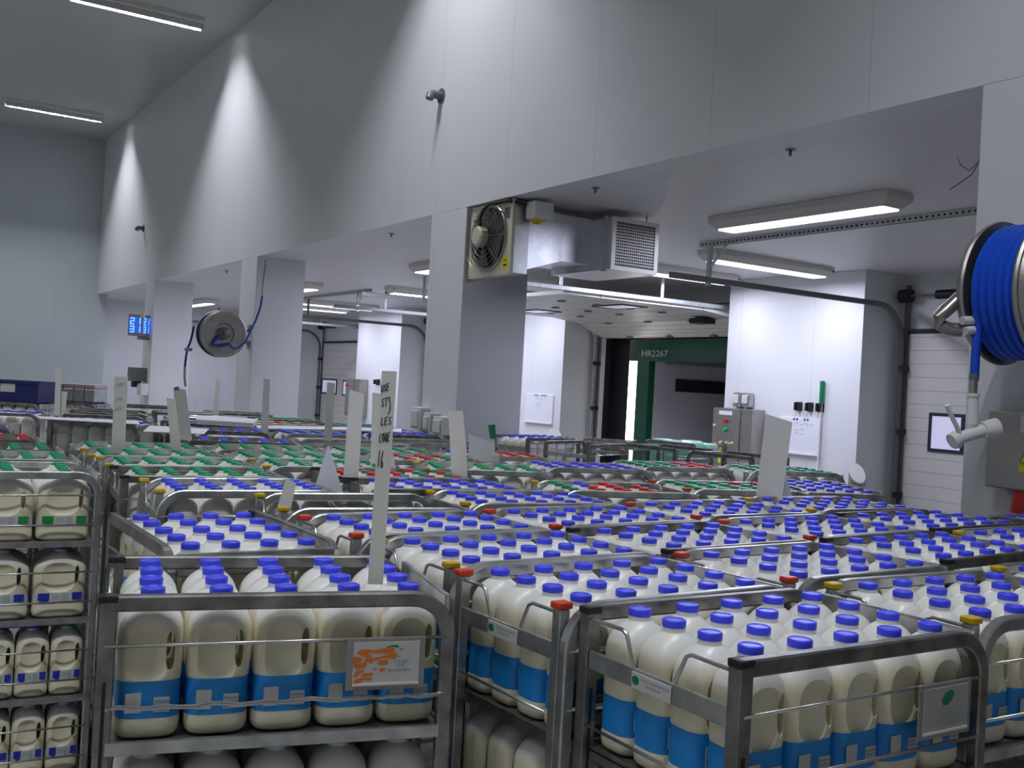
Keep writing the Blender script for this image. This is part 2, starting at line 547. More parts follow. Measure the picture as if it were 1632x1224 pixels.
def plate_mesh(orange):
    """Advert plate hung on the side wires (front side, closed end)."""
    y = -LY - .001
    b = MB().box((.112, y - .003, 1.118), (.262, y, 1.216), M_PLATED, .001)
    b.box((.124, y - .0045, 1.128), (.251, y - .0031, 1.208), M_PLATE if orange else M_PLATEG)
    b.box((.124, y - .0060, 1.1265), (.251, y - .0046, 1.1310), M_WHITE)
    yy = y - .0049

    def blot(pts, m):
        b.poly([(x, yy, z) for x, z in pts], m)
    if orange:
        def uv(pts):       # traced on the plate: 0..1 across, 0..1 down
            return [(.124 + .127 * u, 1.208 - .080 * v) for u, v in pts]
        for pts in (((.04, .24), (.10, .17), (.24, .16), (.30, .19), (.45, .15), (.60, .14), (.61, .20), (.58, .26), (.40, .26), (.26, .24), (.20, .26), (.28, .32), (.24, .37), (.14, .31)),
                    ((.58, .26), (.64, .25), (.66, .33), (.62, .41), (.57, .40), (.46, .37), (.30, .43), (.28, .50), (.24, .47), (.15, .43), (.20, .36), (.28, .37), (.42, .34)),
                    ((.0, .33), (.08, .33), (.14, .40), (.10, .45), (.0, .50)), ((.0, .52), (.10, .48), (.18, .46), (.21, .52), (.17, .60), (.05, .61), (.02, .57)),
                    ((.38, .43), (.52, .42), (.53, .50), (.47, .54), (.36, .51)), ((.28, .62), (.36, .60), (.36, .64), (.30, .65)), ((.40, .60), (.50, .62), (.44, .70), (.39, .69)),
                    ((.05, .66), (.12, .64), (.20, .66), (.10, .72), (.07, .80), (.01, .79)), ((.14, .74), (.22, .71), (.33, .72), (.27, .78), (.16, .80), (.13, .78)),
                    ((.04, .86), (.10, .83), (.20, .82), (.30, .84), (.27, .90), (.16, .88), (.14, .93), (.04, .97), (.0, .98)),
                    ((.70, .15), (.73, .17), (.72, .22), (.69, .20)), ((.665, .33), (.70, .35), (.67, .37)), ((.74, .17), (.76, .18), (.75, .20))):
            blot(uv(pts), M_ORANGE)
        blot(uv(((.46, .14), (.52, .10), (.60, .075), (.66, .08), (.68, .12), (.66, .145), (.60, .12), (.54, .125))), M_GREEN)
        rows = ((1.172, .202, .230), (1.164, .206, .224), (1.155, .190, .236))
    else:
        blot([(.191 + .017 * math.cos(t * PI / 8), 1.188 + .012 * math.sin(t * PI / 8) + .006 * math.cos(t * PI / 8)) for t in range(16)], M_GREEN)
        rows = ((1.168, .160, .238), (1.159, .166, .232), (1.150, .156, .242), (1.141, .160, .236))
    for z, x0, x1 in rows:
        x = x0
        while x < x1:
            w = random.uniform(.004, .010)
            b.box((x, yy - .0002, z - .0016), (min(x + w, x1), yy, z + .0016), M_PRINT)
            x += w + .0022
    return b.mesh('advert_plate')


ME['plate_o'] = plate_mesh(True)
ME['plate_g'] = plate_mesh(False)


def child(name, me, parent, loc=(0, 0, 0), rz=0.0, label=None):
    o = bpy.data.objects.new(name, me)
    C.objects.link(o)
    o.parent = parent
    o.location = loc
    o.rotation_euler = (0, 0, rz)
    if label:
        o['label'] = label
    return o


def trolley(x, y, yaw, label, cap='y', detail=2, plaque=False, plate=None):
    """cap: k black (square-cornered), r red, y yellow. detail 3 full, 2 upper layers only, 1 far away."""
    t = thing('milk_trolley', label, 'trolley', (x, y, 0), math.radians(yaw), 'milk trolleys parked in rows')
    sq = cap == 'k'
    for s in (-1, 1):
        child('side_frame', FR[sq], t, (0, s * (LY - TB), 0))
        yy = s * (LY - .0145) if sq else s * (LY - .036)
        p = child('gate_post', ME['post_sq' if sq else 'post_rd'], t, (-LX + (.0145 if sq else .014), yy, 0))
        if detail >= 2:
            child('post_cap', ME['cap_' + cap], p, label={'k': 'black', 'r': 'red', 'y': 'yellow'}[cap] + ' plastic post cap')
            child('gate_loop', ME['loop_f' if s < 0 else 'loop_b'], t)
    g = child('gate_rail', ME['gate_rail'], t)
    if plaque:
        child('name_plaque', ME['plaque'], g, label='white plaque with a green oval emblem')
    child('end_rail', ME['end_rail'], t)
    zs = SHELF if detail >= 3 else SHELF[-1:]
    for z in zs:
        for s in (-1, 1):
            for k, dz in enumerate((.062, .172)):
                if detail == 1 and s > 0:
                    continue
                child('side_wire', ME['wire_wavy' if (k == 0 and plate == 'o') else 'wire'], t, (0, s * (LY - .003), z + dz))
    if detail >= 2:
        child('gate_wire', ME['gate_low'], t)
        child('end_wire', ME['endwire'], t, (0, 0, 1.13))
    for z in (SHELF if detail >= 3 else (SHELF[0], SHELF[-1])):
        child('shelf', ME['shelf'], t, (0, 0, z))
    if True:
        for sx in (-1, 1):
            for sy in (-1, 1):
                child('caster', ME['caster'], t, (sx * (LX - .05), sy * (LY - .04), 0))
    if plate:
        child('advert_plate', ME['plate_' + plate], t, label='white plate smeared orange' if plate == 'o' else 'grey plate with a green oval emblem')
    return t


# ------------------------------------------------------------------ milk jugs
JA, JB = 0.0565, 0.0455
SEC = [(0.0, .046, .036), (.003, .0515, .041), (.009, .0555, .0445), (.018, .0568, .0458), (.032, .0568, .0458), (.036, .0560, .0450), (.104, .0560, .0450), (.108, .0568, .0458), (.150, .0568, .0458),
       (.184, .0566, .0457), (.198, .0556, .0450), (.209, .0525, .0432), (.219, .0468, .0402), (.227, .0400, .0365), (.234, .0322, .0308), (.2385, .0255, .0250), (.2405, .0215, .0215), (.251, .0205, .0205)]


def ring_at(z, a, b, n, ex):
    out = []
    for i in range(n):
        t = 2 * PI * i / n
        c, s = math.cos(t), math.sin(t)
        out.append(Vector((a * math.copysign(abs(c) ** (2 / ex), c), b * math.copysign(abs(s) ** (2 / ex), s), z)))
    return out


def expo(z):
    return 3.4 if z < .19 else max(2.0, 3.4 - (z - .19) * 30)


def jug_body(sx=1.0, handle=True, recess=True):
    rings = [ring_at(z, a * (sx if z < .19 else 1 + (sx - 1) * max(0, (.237 - z) / .047)), b, 44, expo(z)) for z, a, b in SEC]
    me = MB().loft(rings, M_MILK).mesh('body')
    if not handle:
        return me
    o = bpy.data.objects.new('jug_work', me)
    C.objects.link(o)
    cutters = []
    b = MB()
    hx = .0345 * sx
    b.loft([[Vector((hx + .0074 * math.cos(t * PI / 8), yy, .155 + .0350 * math.copysign(abs(math.sin(t * PI / 8)) ** .55, math.sin(t * PI / 8)))) for t in range(16)] for yy in (-.07, .07)], M_MILK)
    cutters.append(b)
    for s in (-1, 1):
        b = MB()
        R = .047
        # a broad scoop in each face: arched top, right edge running into the handle
        mt = Matrix.Translation((-.005 * sx, s * (JB + .011), .148)) @ Matrix.Diagonal((.043 * sx, .0250, .058, 1))
        prof = [(max(.02, abs(math.cos(-PI / 2 + PI * i / 14)) ** .62), math.copysign(abs(math.sin(-PI / 2 + PI * i / 14)) ** .75, math.sin(-PI / 2 + PI * i / 14))) for i in range(15)]
        b.lathe(prof, M_MILK, 28, mt)
        cutters.append(b)
    tmp = []
    for b in cutters:
        c = bpy.data.objects.new('cut_work', b.mesh('cut_work'))
        C.objects.link(c)
        tmp.append(c)
        md = o.modifiers.new('cut', 'BOOLEAN')
        md.operation = 'DIFFERENCE'
        md.object = c
        md.solver = 'EXACT'
    bpy.context.view_layer.update()
    dg = bpy.context.evaluated_depsgraph_get()
    me2 = bpy.data.meshes.new_from_object(o.evaluated_get(dg))
    for x in tmp + [o]:
        bpy.data.objects.remove(x)
    bm = bmesh.new()
    bm.from_mesh(me2)
    for f in bm.faces:
        f.smooth = True
    for e in bm.edges:
        e.smooth = not (len(e.link_faces) == 2 and e.calc_face_angle(0) > math.radians(32))
    bm.to_mesh(me2)
    bm.free()
    me2.name = 'body'
    return me2


def cap_mesh(m):
    b = MB()
    b.lathe([(.0205, .2482), (.0215, .2488), (.0215, .2592), (.0208, .2610), (.0192, .2619), (.0176, .2619), (.0164, .2606), (.004, .2604)], m, 26)
    return b.mesh('cap', math.radians(40))


def label_mesh(main, white, sx=1.0):
    """Wrap-around label sitting in the waist of the body."""
    b = MB()
    z0, z1 = .037, .103
    n = 44
    ra, rb = ring_at(z0, .0562 * sx, .0452, n, 3.4), ring_at(z1, .0562 * sx, .0452, n, 3.4)
    if main is M_LABB:
        b.loft([ra, rb], main, cap=False)
        for s in (-1, 1):
            y = s * .0458
            x0 = -.038 if s < 0 else .012
            b.box((x0, min(y, y - s * .0012), .048), (x0 + .027, max(y, y - s * .0012), .083), M_LABW)
            x1 = .010 if s < 0 else -.037
            b.box((x1, min(y, y - s * .0012), .048), (x1 + .027, max(y, y - s * .0012), .074), M_LABW)
            for k in range(3):
                b.box((x1 + .001, min(y + s * .0004, y - s * .0010), .050 + k * .0075), (x1 + .026, max(y + s * .0004, y - s * .0010), .0545 + k * .0075), M_PRINT)
    else:
        z0, z1 = .052, .092
        ra, rb = ring_at(z0, .0567 * sx, .0457, n, 3.4), ring_at(z1, .0567 * sx, .0457, n, 3.4)
        b.loft([ra, rb], M_LABW, cap=False)
        for s in (-1, 1):
            y = s * .0461
            b.box((.026 * sx, min(y, y - s * .001), .066), (.047 * sx, max(y, y - s * .001), .092), main)
            b.box((-.046 * sx, min(y, y - s * .001), .066), (-.022 * sx, max(y, y - s * .001), .092), main)
            b.slab([(-.042 * sx, y, .066), (-.034 * sx, y, .056), (-.028 * sx, y, .056), (-.022 * sx, y, .066)], (0, -s * .0008, 0), main)
            for k in range(3):
                b.box((-.016 * sx, min(y, y - s * .001), .070 + k * .006), (.000, max(y, y - s * .001), .0725 + k * .006), M_PRINT)
            for k in range(6):
                b.box(((.004 + k * .0025) * sx, min(y, y - s * .001), .058), ((.0053 + k * .0025) * sx, max(y, y - s * .001), .088), M_PRINT)
    return b.mesh('label_band')


BODY = jug_body()
BODYW = jug_body(1.62)
CAPM = {'blue': cap_mesh(M_CAPB), 'green': cap_mesh(M_CAPG), 'red': cap_mesh(M_CAPR)}
LABM = {'blue': label_mesh(M_LABB, M_LABW), 'wgreen': label_mesh(M_LABG, M_LABW), 'wnavy': label_mesh(M_LABN, M_LABW), 'wred': label_mesh(M_LABR, M_LABW),
        'Wgreen': label_mesh(M_LABG, M_LABW, 1.62), 'Wnavy': label_mesh(M_LABN, M_LABW, 1.62)}
# light mesh for the far ones
_r = [(0, .05, .04), (.01, .056, .045), (.03, .0565, .0455), (.17, .0565, .0455), (.198, .0556, .0450), (.213, .0505, .0422), (.227, .0400, .0365), (.2395, .0235, .023), (.250, .0205, .0205)]
FAR_RINGS = [ring_at(z, a, b, 14, expo(z)) for z, a, b in _r]

jugs = []          # (distance, world position, yaw, cap colour, label kind, wide, words)
ORD = ('first', 'second', 'third', 'fourth', 'fifth')


def in_frame(p, mx=30):
    d = p - CAM
    z = d.dot(AX_F)
    if z < .3:
        return False
    u, v = 816 + FPX * d.dot(AX_R) / z, 612 - FPX * d.dot(AX_U) / z
    return -mx < u < 1632 + mx and -mx < v < 1224 + mx


def fill(x, y, yaw, where, caps, z=SHELF[-1], nx=5, ny=4, lab='blue', wide=False, only=None, skip=(), px=None, layer=''):
    """Stand NX by NY jugs on one shelf of the trolley at X, Y. CAPS: colour name or a function of (column, row)."""
    a = math.radians(yaw)
    px = px or (.117 if not wide else .195)
    turned = abs(math.sin(a)) > .8
    for j in range(ny):
        for i in range(nx):
            if only and not only(i, j):
                continue
            if (i, j) in skip:
                continue
            lx = (i - (nx - 1) / 2) * px + random.uniform(-.0012, .0012)
            ly = (j - (ny - 1) / 2) * .094 + random.uniform(-.0003, .0003)
            p = Vector((x + lx * math.cos(a) - ly * math.sin(a), y + lx * math.sin(a) + ly * math.cos(a), z + .001))
            c = caps(i, j) if callable(caps) else caps
            if turned:      # gate end far away, so rows run the other way
                row, col, nr, nc = (nx - 1 - i) if math.sin(a) < 0 else i, j if math.sin(a) < 0 else ny - 1 - j, nx, ny
            else:
                row, col, nr, nc = j, i, ny, nx
            rw = 'front row' if row == 0 else 'back row' if row == nr - 1 else ORD[row] + ' row'
            words = '%s-capped milk jug, %s%s, %s from left, in %s' % (c, layer, rw, ORD[col], where)
            jugs.append(((p - CAM).length, p, a + random.uniform(-.02, .02), c, lab, wide, words, in_frame(p + Vector((0, 0, .24)))))


# ------------------------------------------------------------------ the trolleys
def mix(*cols):
    """Random draw, the same every time."""
    rnd = random.Random(len(cols) * 7 + len(cols[0]))
    return lambda i, j: rnd.choice(cols)


NEAR = [
    # x, y, yaw, cap, words for the trolley, words for its jugs
    (0.742, 1.998, -13.6, 'k', 'nearest dark steel milk trolley with an orange-smeared plate on its wires', 'trolley with orange-smeared plate'),
    (1.490, 1.330, -0.4, 'k', 'nearest corner-on steel milk trolley with a grey plate and green emblem', 'trolley with grey green-emblem plate'),
    (2.190, 1.365, -2.0, 'y', 'milk trolley with yellow post caps right of the green-emblem plate', 'yellow-post trolley beyond green-emblem plate'),
    (2.870, 1.390, -2.0, 'y', 'second yellow-capped milk trolley beyond the green-emblem plate, cut by the frame', 'second yellow-post trolley beyond green-emblem plate'),
    (1.455, 1.765, 2.2, 'r', 'milk trolley with red post caps between the orange-smeared plate and green emblem', 'red-post trolley right of orange-smeared plate'),
    (2.140, 1.825, 2.5, 'r', 'second milk trolley in the second row from the front, red post caps', 'second trolley of second row'),
    (2.820, 1.915, 4.0, 'k', 'third milk trolley in the second row from the front, black post caps', 'third trolley of second row'),
    (3.488, 1.930, 1.5, 'y', 'fourth milk trolley in the second row from the front, yellow post caps', 'fourth trolley of second row'),
    (1.460, 2.200, 2.0, 'y', 'first milk trolley in the third row, yellow post cap beside the tall strip', 'first trolley of third row'),
    (2.120, 2.255, 4.0, 'k', 'second milk trolley in the third row from the front, black post caps', 'second trolley of third row'),
    (2.782, 2.335, 4.0, 'r', 'third milk trolley in the third row from the front', 'third trolley of third row'),
    (3.446, 2.380, 3.0, 'k', 'fourth milk trolley in the third row, before the curved door track', 'fourth trolley of third row'),
    (1.430, 2.640, 1.0, 'r', 'first milk trolley in the fourth row, red caps behind the tall strip', 'first trolley of fourth row'),
    (2.087, 2.690, 3.0, 'r', 'second milk trolley in the fourth row from the front, red post caps', 'second trolley of fourth row'),
    (2.762, 2.790, 1.0, 'r', 'third milk trolley in the fourth row from the front, red post caps', 'third trolley of fourth row'),
    (3.440, 2.845, -3.0, 'y', 'fourth milk trolley in the fourth row, in front of the slanted white bollard', 'fourth trolley of fourth row'),
]
for x, y, yaw, cap, lab, where in NEAR:
    near = y < 2.05 and x < 2.9
    trolley(x, y, yaw, lab, cap, 3 if near else 2, plaque=(abs(x - 1.49) < .01 or abs(x - 1.455) < .01),
            plate='o' if 'orange-smeared plate on' in lab else 'g' if 'corner-on' in lab else None)
    fill(x, y, yaw + (1.2 if near and x < .8 else 0), where, 'blue', px=.1195 if x < .8 else None)
# lower layers that show
fill(0.742, 1.998, -13.6, 'trolley with orange-smeared plate', 'blue', z=SHELF[2], layer='second shelf ')
fill(1.455, 1.765, 2.2, 'red-post trolley', 'blue', z=SHELF[2], layer='second shelf ', only=lambda i, j: i < 3)
# turned trolleys
trolley(0.815, 2.622, -90, 'milk trolley turned end-on just behind the orange-smeared one', 'k', 2)
fill(0.815, 2.622, -90, 'end-on trolley behind orange-smeared one', 'blue', px=.121)
trolley(4.045, 2.125, 88, 'milk trolley turned sideways by the pillar with the blue hose', 'k', 2)
fill(4.045, 2.125, 88, 'sideways trolley by blue-hose pillar', 'blue')
# left-hand trolley with three layers of white-labelled jugs
LLC = (0.505, 4.29, -4.0)
trolley(*LLC, 'tall-looking milk trolley with green-labelled jugs at the edge of the frame', 'y', 3)
LW = 'green-label trolley at picture edge'
fill(*LLC, LW, 'green', nx=3, lab='Wgreen', wide=True)
fill(*LLC, LW, lambda i, j: 'blue' if i == 2 else 'red', z=SHELF[2], nx=3, lab='Wnavy', wide=True, only=lambda i, j: j < 2, layer='second shelf ')
fill(*LLC, LW, lambda i, j: 'green' if i == 4 else 'blue', z=SHELF[1], lab='wnavy', only=lambda i, j: j < 2, layer='third shelf ')
fill(*LLC, LW, 'blue', z=SHELF[0], lab='wnavy', only=lambda i, j: j < 2, layer='bottom shelf ')

FAR = [
    # x, y, yaw, post cap, jug caps (None: empty), words
    (1.455, 3.130, -7.4, 'y', None, 'milk trolley with an empty top shelf behind the first trolley of the fourth row'),
    (2.120, 3.155, -8.0, 'y', 'blue', 'blue-capped milk trolley behind the second trolley of the fourth row'),
    (2.800, 3.450, -17., 'y', 'gr', 'milk trolley of mixed green, blue and red caps with a yellow post cap'),
    (3.470, 3.480, -15., 'r', 'green', 'green-capped milk trolley with red post caps before the steel control cabinet'),
    (4.060, 3.480, -115, 'k', 'blue', 'end-on milk trolley with dark frame in front of the slanted white bollard'),
    (1.200, 3.640, -4.8, 'y', 'blue', 'blue-capped milk trolley with jugs cut by the end-on trolley'),
    (1.190, 4.110, -6.0, 'k', 'green', 'green-capped milk trolley directly behind the blue-capped left block'),
    (1.230, 4.570, -5.0, 'y', 'green', 'second green-capped milk trolley from the front in the column of green caps'),
    (1.260, 5.020, -5.0, 'y', 'green', 'third green-capped milk trolley in the column, holding the blue-inked strip'),
    (1.290, 5.470, -5.0, 'y', 'green', 'fourth green-capped milk trolley in the column, behind the blue-inked strip'),
    (2.010, 3.560, -7.0, 'k', 'blue', 'blue-capped milk trolley low behind the yellow-post blue trolley'),
    (2.020, 4.020, -9.0, 'k', 'gr', 'milk trolley of mixed red and green caps behind the triangle card'),
    (1.880, 4.480, -8.0, 'y', 'green', 'green-capped milk trolley with yellow post caps behind the triangle card'),
    (1.880, 4.950, -8.0, 'r', 'green', 'green-capped milk trolley with red post caps left of the triangle card'),
    (1.950, 5.450, -12., 'y', 'green', 'farther green-capped milk trolley left of the triangle card tip'),
    (2.000, 6.050, -14., 'k', 'blue', 'milk trolley under the white sheet beside the leaning cards'),
    (2.740, 4.360, -20., 'y', 'green', 'green-capped milk trolley below the leaning card and grey sockets'),
    (2.620, 4.900, -10., 'r', 'gr', 'red-and-green-capped milk trolley right of the tall written strip'),
    (2.600, 5.420, -10., 'y', 'green', 'green-capped milk trolley farther behind the tall written strip'),
    (2.720, 6.060, -5.0, 'r', None, 'empty-topped milk trolley before the grey sockets on the pillar'),
    (3.420, 6.260, -6.0, 'y', None, 'empty-topped milk trolley right below the grey sockets'),
    (3.390, 4.500, -14., 'y', 'blue', 'blue-capped milk trolley below the folded card and red caps'),
    (3.220, 5.230, -15., 'y', 'rb', 'milk trolley of red and blue caps holding the green-handled brush'),
    (4.010, 4.600, -12., 'y', 'gr2', 'milk trolley of green and red caps before the open loading door'),
    (4.760, 4.350, -20., 'y', 'green', 'green-capped milk trolley under the wide pale card'),
    (0.530, 4.810, -4.0, 'y', 'green', 'green-capped milk trolley directly behind the green-label one'),
    (0.540, 5.290, -4.0, 'k', 'green', 'second green-capped trolley behind the green-label one'),
    (0.545, 5.960, -4.0, 'k', 'rb', 'red-capped milk trolley behind the green-label one'),
    (0.520, 6.900, -4.0, 'k', 'blue', 'blue-capped milk trolley behind the red-capped one'),
    (1.560, 7.830, -33., 'k', 'plain', 'milk trolley with a white sheet on top and bare jug shoulders'),
    (2.850, 7.000, -5.0, 'r', 'blue', 'blue-capped milk trolley in the far block of blue caps'),
    (2.200, 7.100, -12., 'k', 'blue', 'far milk trolley beside the blue-capped block and loose sheets'),
    (3.550, 7.150, -5.0, 'k', 'blue', 'far blue-capped milk trolley against the pillar with sockets'),
    (2.950, 7.560, -5.0, 'y', 'blue', 'second far milk trolley in the far block of blue caps'),
    (3.650, 7.700, -5.0, 'y', 'blue', 'far blue-capped milk trolley behind the sockets of the fan pillar'),
    (2.350, 8.000, -8.0, 'k', 'blue', 'far blue-capped milk trolley under the thick white slab'),
    (3.050, 8.300, -5.0, 'r', 'gr', 'far milk trolley of green and red caps beneath the long white sheet'),
    (3.750, 8.300, -5.0, 'k', 'green', 'far green-capped milk trolley left of the door of two windows'),
    (1.000, 8.900, -20., 'k', 'blue', 'far blue-capped milk trolley in front of the navy crate'),
    (1.800, 8.900, -20., 'k', None, 'far empty milk trolley below the blue-inked strip'),
    (2.600, 9.000, -10., 'y', 'green', 'far green-capped milk trolley under the narrow card by the hose reel'),
    (3.400, 9.100, -5.0, 'k', 'green', 'far green-capped milk trolley below the pillar behind the hose reel'),
    (2.000, 9.700, -20., 'k', None, 'empty tall-framed milk trolley below the small wall control box'),
    (2.700, 9.900, -10., 'k', None, 'empty milk trolley far below the hose reel'),
    (1.980, 11.55, -33., 'k', 'blue', 'far milk trolley beneath the stacked pink packs'),
    (1.360, 11.00, -33., 'k', 'blue', 'far milk trolley that carries the navy crate'),
    (2.700, 11.20, -20., 'k', None, 'empty milk trolley farthest before the pillar with the blue clock'),
    (3.300, 10.20, -8.0, 'k', None, 'empty milk trolley far below the hanging hose end'),
    (4.960, 6.560, 23., 'k', None, 'empty milk trolley before the grey side of the open bay, leftmost of four'),
    (5.480, 7.050, 42., 'k', None, 'empty milk trolley second in the bay line, before the black shelter flap'),
    (5.560, 6.300, 92., 'k', None, 'empty milk trolley third in the bay line, before the daylight slit'),
    (5.620, 5.570, 94., 'k', None, 'empty milk trolley fourth in the bay line, before the dark trailer'),
    (4.960, 7.180, 12., 'k', 'plain', 'milk trolley half hidden by the fan pillar, under the notice board'),
    (6.350, 6.950, 92., 'k', 'mint', 'milk trolley loaded with mint-green wrapped packs in the open bay'),
]


def corners(x, y, yaw, g=.004):
    a = math.radians(yaw)
    c, n = math.cos(a), math.sin(a)
    return [(x + u * c - v * n, y + u * n + v * c) for u, v in ((LX + g, LY + g), (-LX - g, LY + g), (-LX - g, -LY - g), (LX + g, -LY - g))]


def push(A, B):
    """Least shift that parts two trolley footprints, or None."""
    P, Q = corners(*A), corners(*B)
    best = None
    for yaw in (A[2], A[2] + 90, B[2], B[2] + 90):
        ax = (math.cos(math.radians(yaw)), math.sin(math.radians(yaw)))
        p = [u * ax[0] + v * ax[1] for u, v in P]
        q = [u * ax[0] + v * ax[1] for u, v in Q]
        o = min(max(p) - min(q), max(q) - min(p))
        if o <= 0:
            return None
        if best is None or o < best[0]:
            sg = 1 if sum(q) >= sum(p) else -1
            best = (o, ax[0] * sg, ax[1] * sg)
    return best


fixed = [[n[0], n[1], n[2]] for n in NEAR] + [[0.815, 2.622, -90], [4.045, 2.125, 88], list(LLC)]
pos = [[f[0], f[1], f[2]] for f in FAR]
pillars = [[XW + .325, y + .31, 0] for y in (2.2, 7.5, 12.81, 18.07)]
for it in range(60):
    moved = False
    for i, A in enumerate(pos):
        for j, B in enumerate(pos):
            if j > i:
                o = push(A, B)
                if o:
                    moved = True
                    for k, sg in ((A, -.5), (B, .5)):
                        k[0] += o[1] * o[0] * sg
                        k[1] += o[2] * o[0] * sg
        for B in fixed + pillars:
            o = push(B, A)
            if o:
                moved = True
                A[0] += o[1] * o[0]
                A[1] += o[2] * o[0]
    if not moved:
        break
print('relax', it, max(math.hypot(p[0] - f[0], p[1] - f[1]) for p, f in zip(pos, FAR)))
FAR = [tuple(p[:2]) + tuple(f[2:]) for p, f in zip(pos, FAR)]
DEF = {f[5]: f for f in FAR}
for x, y, yaw, cap, fillc, lab in FAR:
    d = math.hypot(x, y)
    trolley(x, y, yaw, lab, cap, 2 if d < 5.2 else 1)
    if fillc in (None, 'mint'):
        continue
    f = {'blue': 'blue', 'green': 'green', 'plain': 'blue', 'gr': mix('red', 'red', 'green'), 'gr2': (lambda i, j: 'green' if i < 3 else 'red'), 'rb': (lambda i, j: 'red' if i > 0 else 'blue')}[fillc]
    if lab.startswith('milk trolley of mixed green, blue'):
        f = lambda i, j: 'green' if i == 0 else ('blue' if (i, j) in ((1, 3), (1, 2)) else 'red')
        fill(x, y, yaw, '', f, skip=((4, 0), (4, 1), (4, 2), (4, 3), (3, 3)), lab='far')
        continue
    skip = ()
    if lab.startswith('green-capped milk trolley with red post caps before'):
        f = lambda i, j: 'red' if (i, j) in ((3, 3), (4, 3), (4, 2)) else 'green'
    fill(x, y, yaw, '', f, lab='far', skip=skip)

# the 300 that show largest are things of their own, the rest one far mass
jugs.sort(key=lambda r: r[0] - (3 if r[4][0] in 'wW' and 'front' in r[6] else 0))
n_ind = 0
proto = None
far = MB()
CM = {'blue': M_CAPB, 'green': M_CAPG, 'red': M_CAPR}
cap_far = [(.0215, .2485), (.0215, .2600), (.018, .2619), (.003, .2608)]
for d, p, a, c, lab, wide, words, seen in jugs:
    if lab != 'far' and n_ind < 300 and seen:
        n_ind += 1
        if proto is None:
            r = proto = thing('milk_jug', words, 'milk jug')
            parts = [child('body', BODY, r), child('cap', CAPM['blue'], r), child('label_band', LABM['blue'], r)]
            parts[1]['label'] = 'coloured screw cap'
        else:
            r = proto.copy()
            C.objects.link(r)
            parts = []
            for q in proto.children:
                k = q.copy()
                k.parent = r
                C.objects.link(k)
                parts.append(k)
            parts.sort(key=lambda q: ('body', 'cap', 'label_band').index(q.name.split('.')[0]))
        parts[0].data = BODYW if wide else BODY
        parts[1].data = CAPM[c]
        parts[1]['label'] = c + ' screw cap'
        parts[2].data = LABM[lab]
        r['label'] = words
        r['group'] = 'milk jugs standing in the trolleys'
        r.location = p
        r.rotation_euler = (0, 0, a)
    elif in_frame(p + Vector((0, 0, .24)), 60):
        m = Matrix.Translation(p) @ Matrix.Rotation(a, 4, 'Z')
        w = 1.62 if wide else 1.0
        far.loft([[m @ Vector((v.x * w, v.y, v.z)) for v in r] for r in FAR_RINGS], M_MILK)
        far.lathe(cap_far, CM[c], 14, m)
fm = far.mesh('distant_milk_jugs', math.radians(40))
put('distant_milk_jugs', fm, label='mass of capped milk jugs in the farther trolleys', cat='milk jugs', kind='stuff')
print('jugs', len(jugs), n_ind)
# ------------------------------------------------------------------ loading doors
WIN_FR = mat('black_window_gasket', (0.02, 0.02, 0.05), 0.5)


def sectional_panel(x, a, b, z0, z1):
    m = MB().box((x - .045, a, z0), (x, b, z1), M_DOOR)
    z = z0 + .147
    k = 1
    while z < z1 - .05:
        m.box((x - .0462, a, z - .0025), (x - .0448, b, z + .0025), M_GROOVE)
        z += .147
        k += 1
    return m


def pane(parent, x, y0, y1, z0, z1):
    f = MB()
    t = .035
    for q in (((y0, z0), (y1, z0 + t)), ((y0, z1 - t), (y1, z1)), ((y0, z0 + t), (y0 + t, z1 - t)), ((y1 - t, z0 + t), (y1, z1 - t))):
        f.box((x - .062, q[0][0], q[0][1]), (x - .0455, q[1][0], q[1][1]), WIN_FR)
    fo = put('window_frame', f, parent)
    put('window_pane', MB().box((x - .054, y0 + t, z0 + t), (x - .048, y1 - t, z1 - t), M_GLASS), fo)


def closed_door(n, a, b, wins):
    d = bpy.data.objects.new('door_%d' % n, None)
    C.objects.link(d)
    d['kind'] = 'structure'
    put('door_panel', sectional_panel(XB - .01, a + .16, b - .16, 0.0, DH), d)
    put('top_seal', MB().box((XB - .07, a + .14, DH - .02), (XB - .01, b - .14, DH + .03), M_RUBBER), d)
    for y0, y1, z0, z1 in wins:
        pane(d, XB - .01, y0, y1, z0, z1)
    for y in (a, b - .16):
        put('jamb', MB().box((XB - .03, y + .001, 0), (XB - .002, y + .159, DH + .05), M_WALL), d)


closed_door(1, 3.8, 7.37, [(6.50, 6.92, 1.26, 1.68), (4.4, 4.82, 1.26, 1.68)])
closed_door(3, 15.02, 18.59, [(15.6, 16.0, 1.26, 1.68), (17.6, 18.0, 1.26, 1.68)])
w1, w2, w3 = atx(514, 603, XB - .06), atx(536, 629, XB - .06), atx(547, 605, XB - .06)
closed_door(4, 20.69, 24.25, [(w2.y, w1.y, w2.z, w1.z), (w3.y - (w1.y - w2.y), w3.y, w2.z - .01, w1.z - .01)])

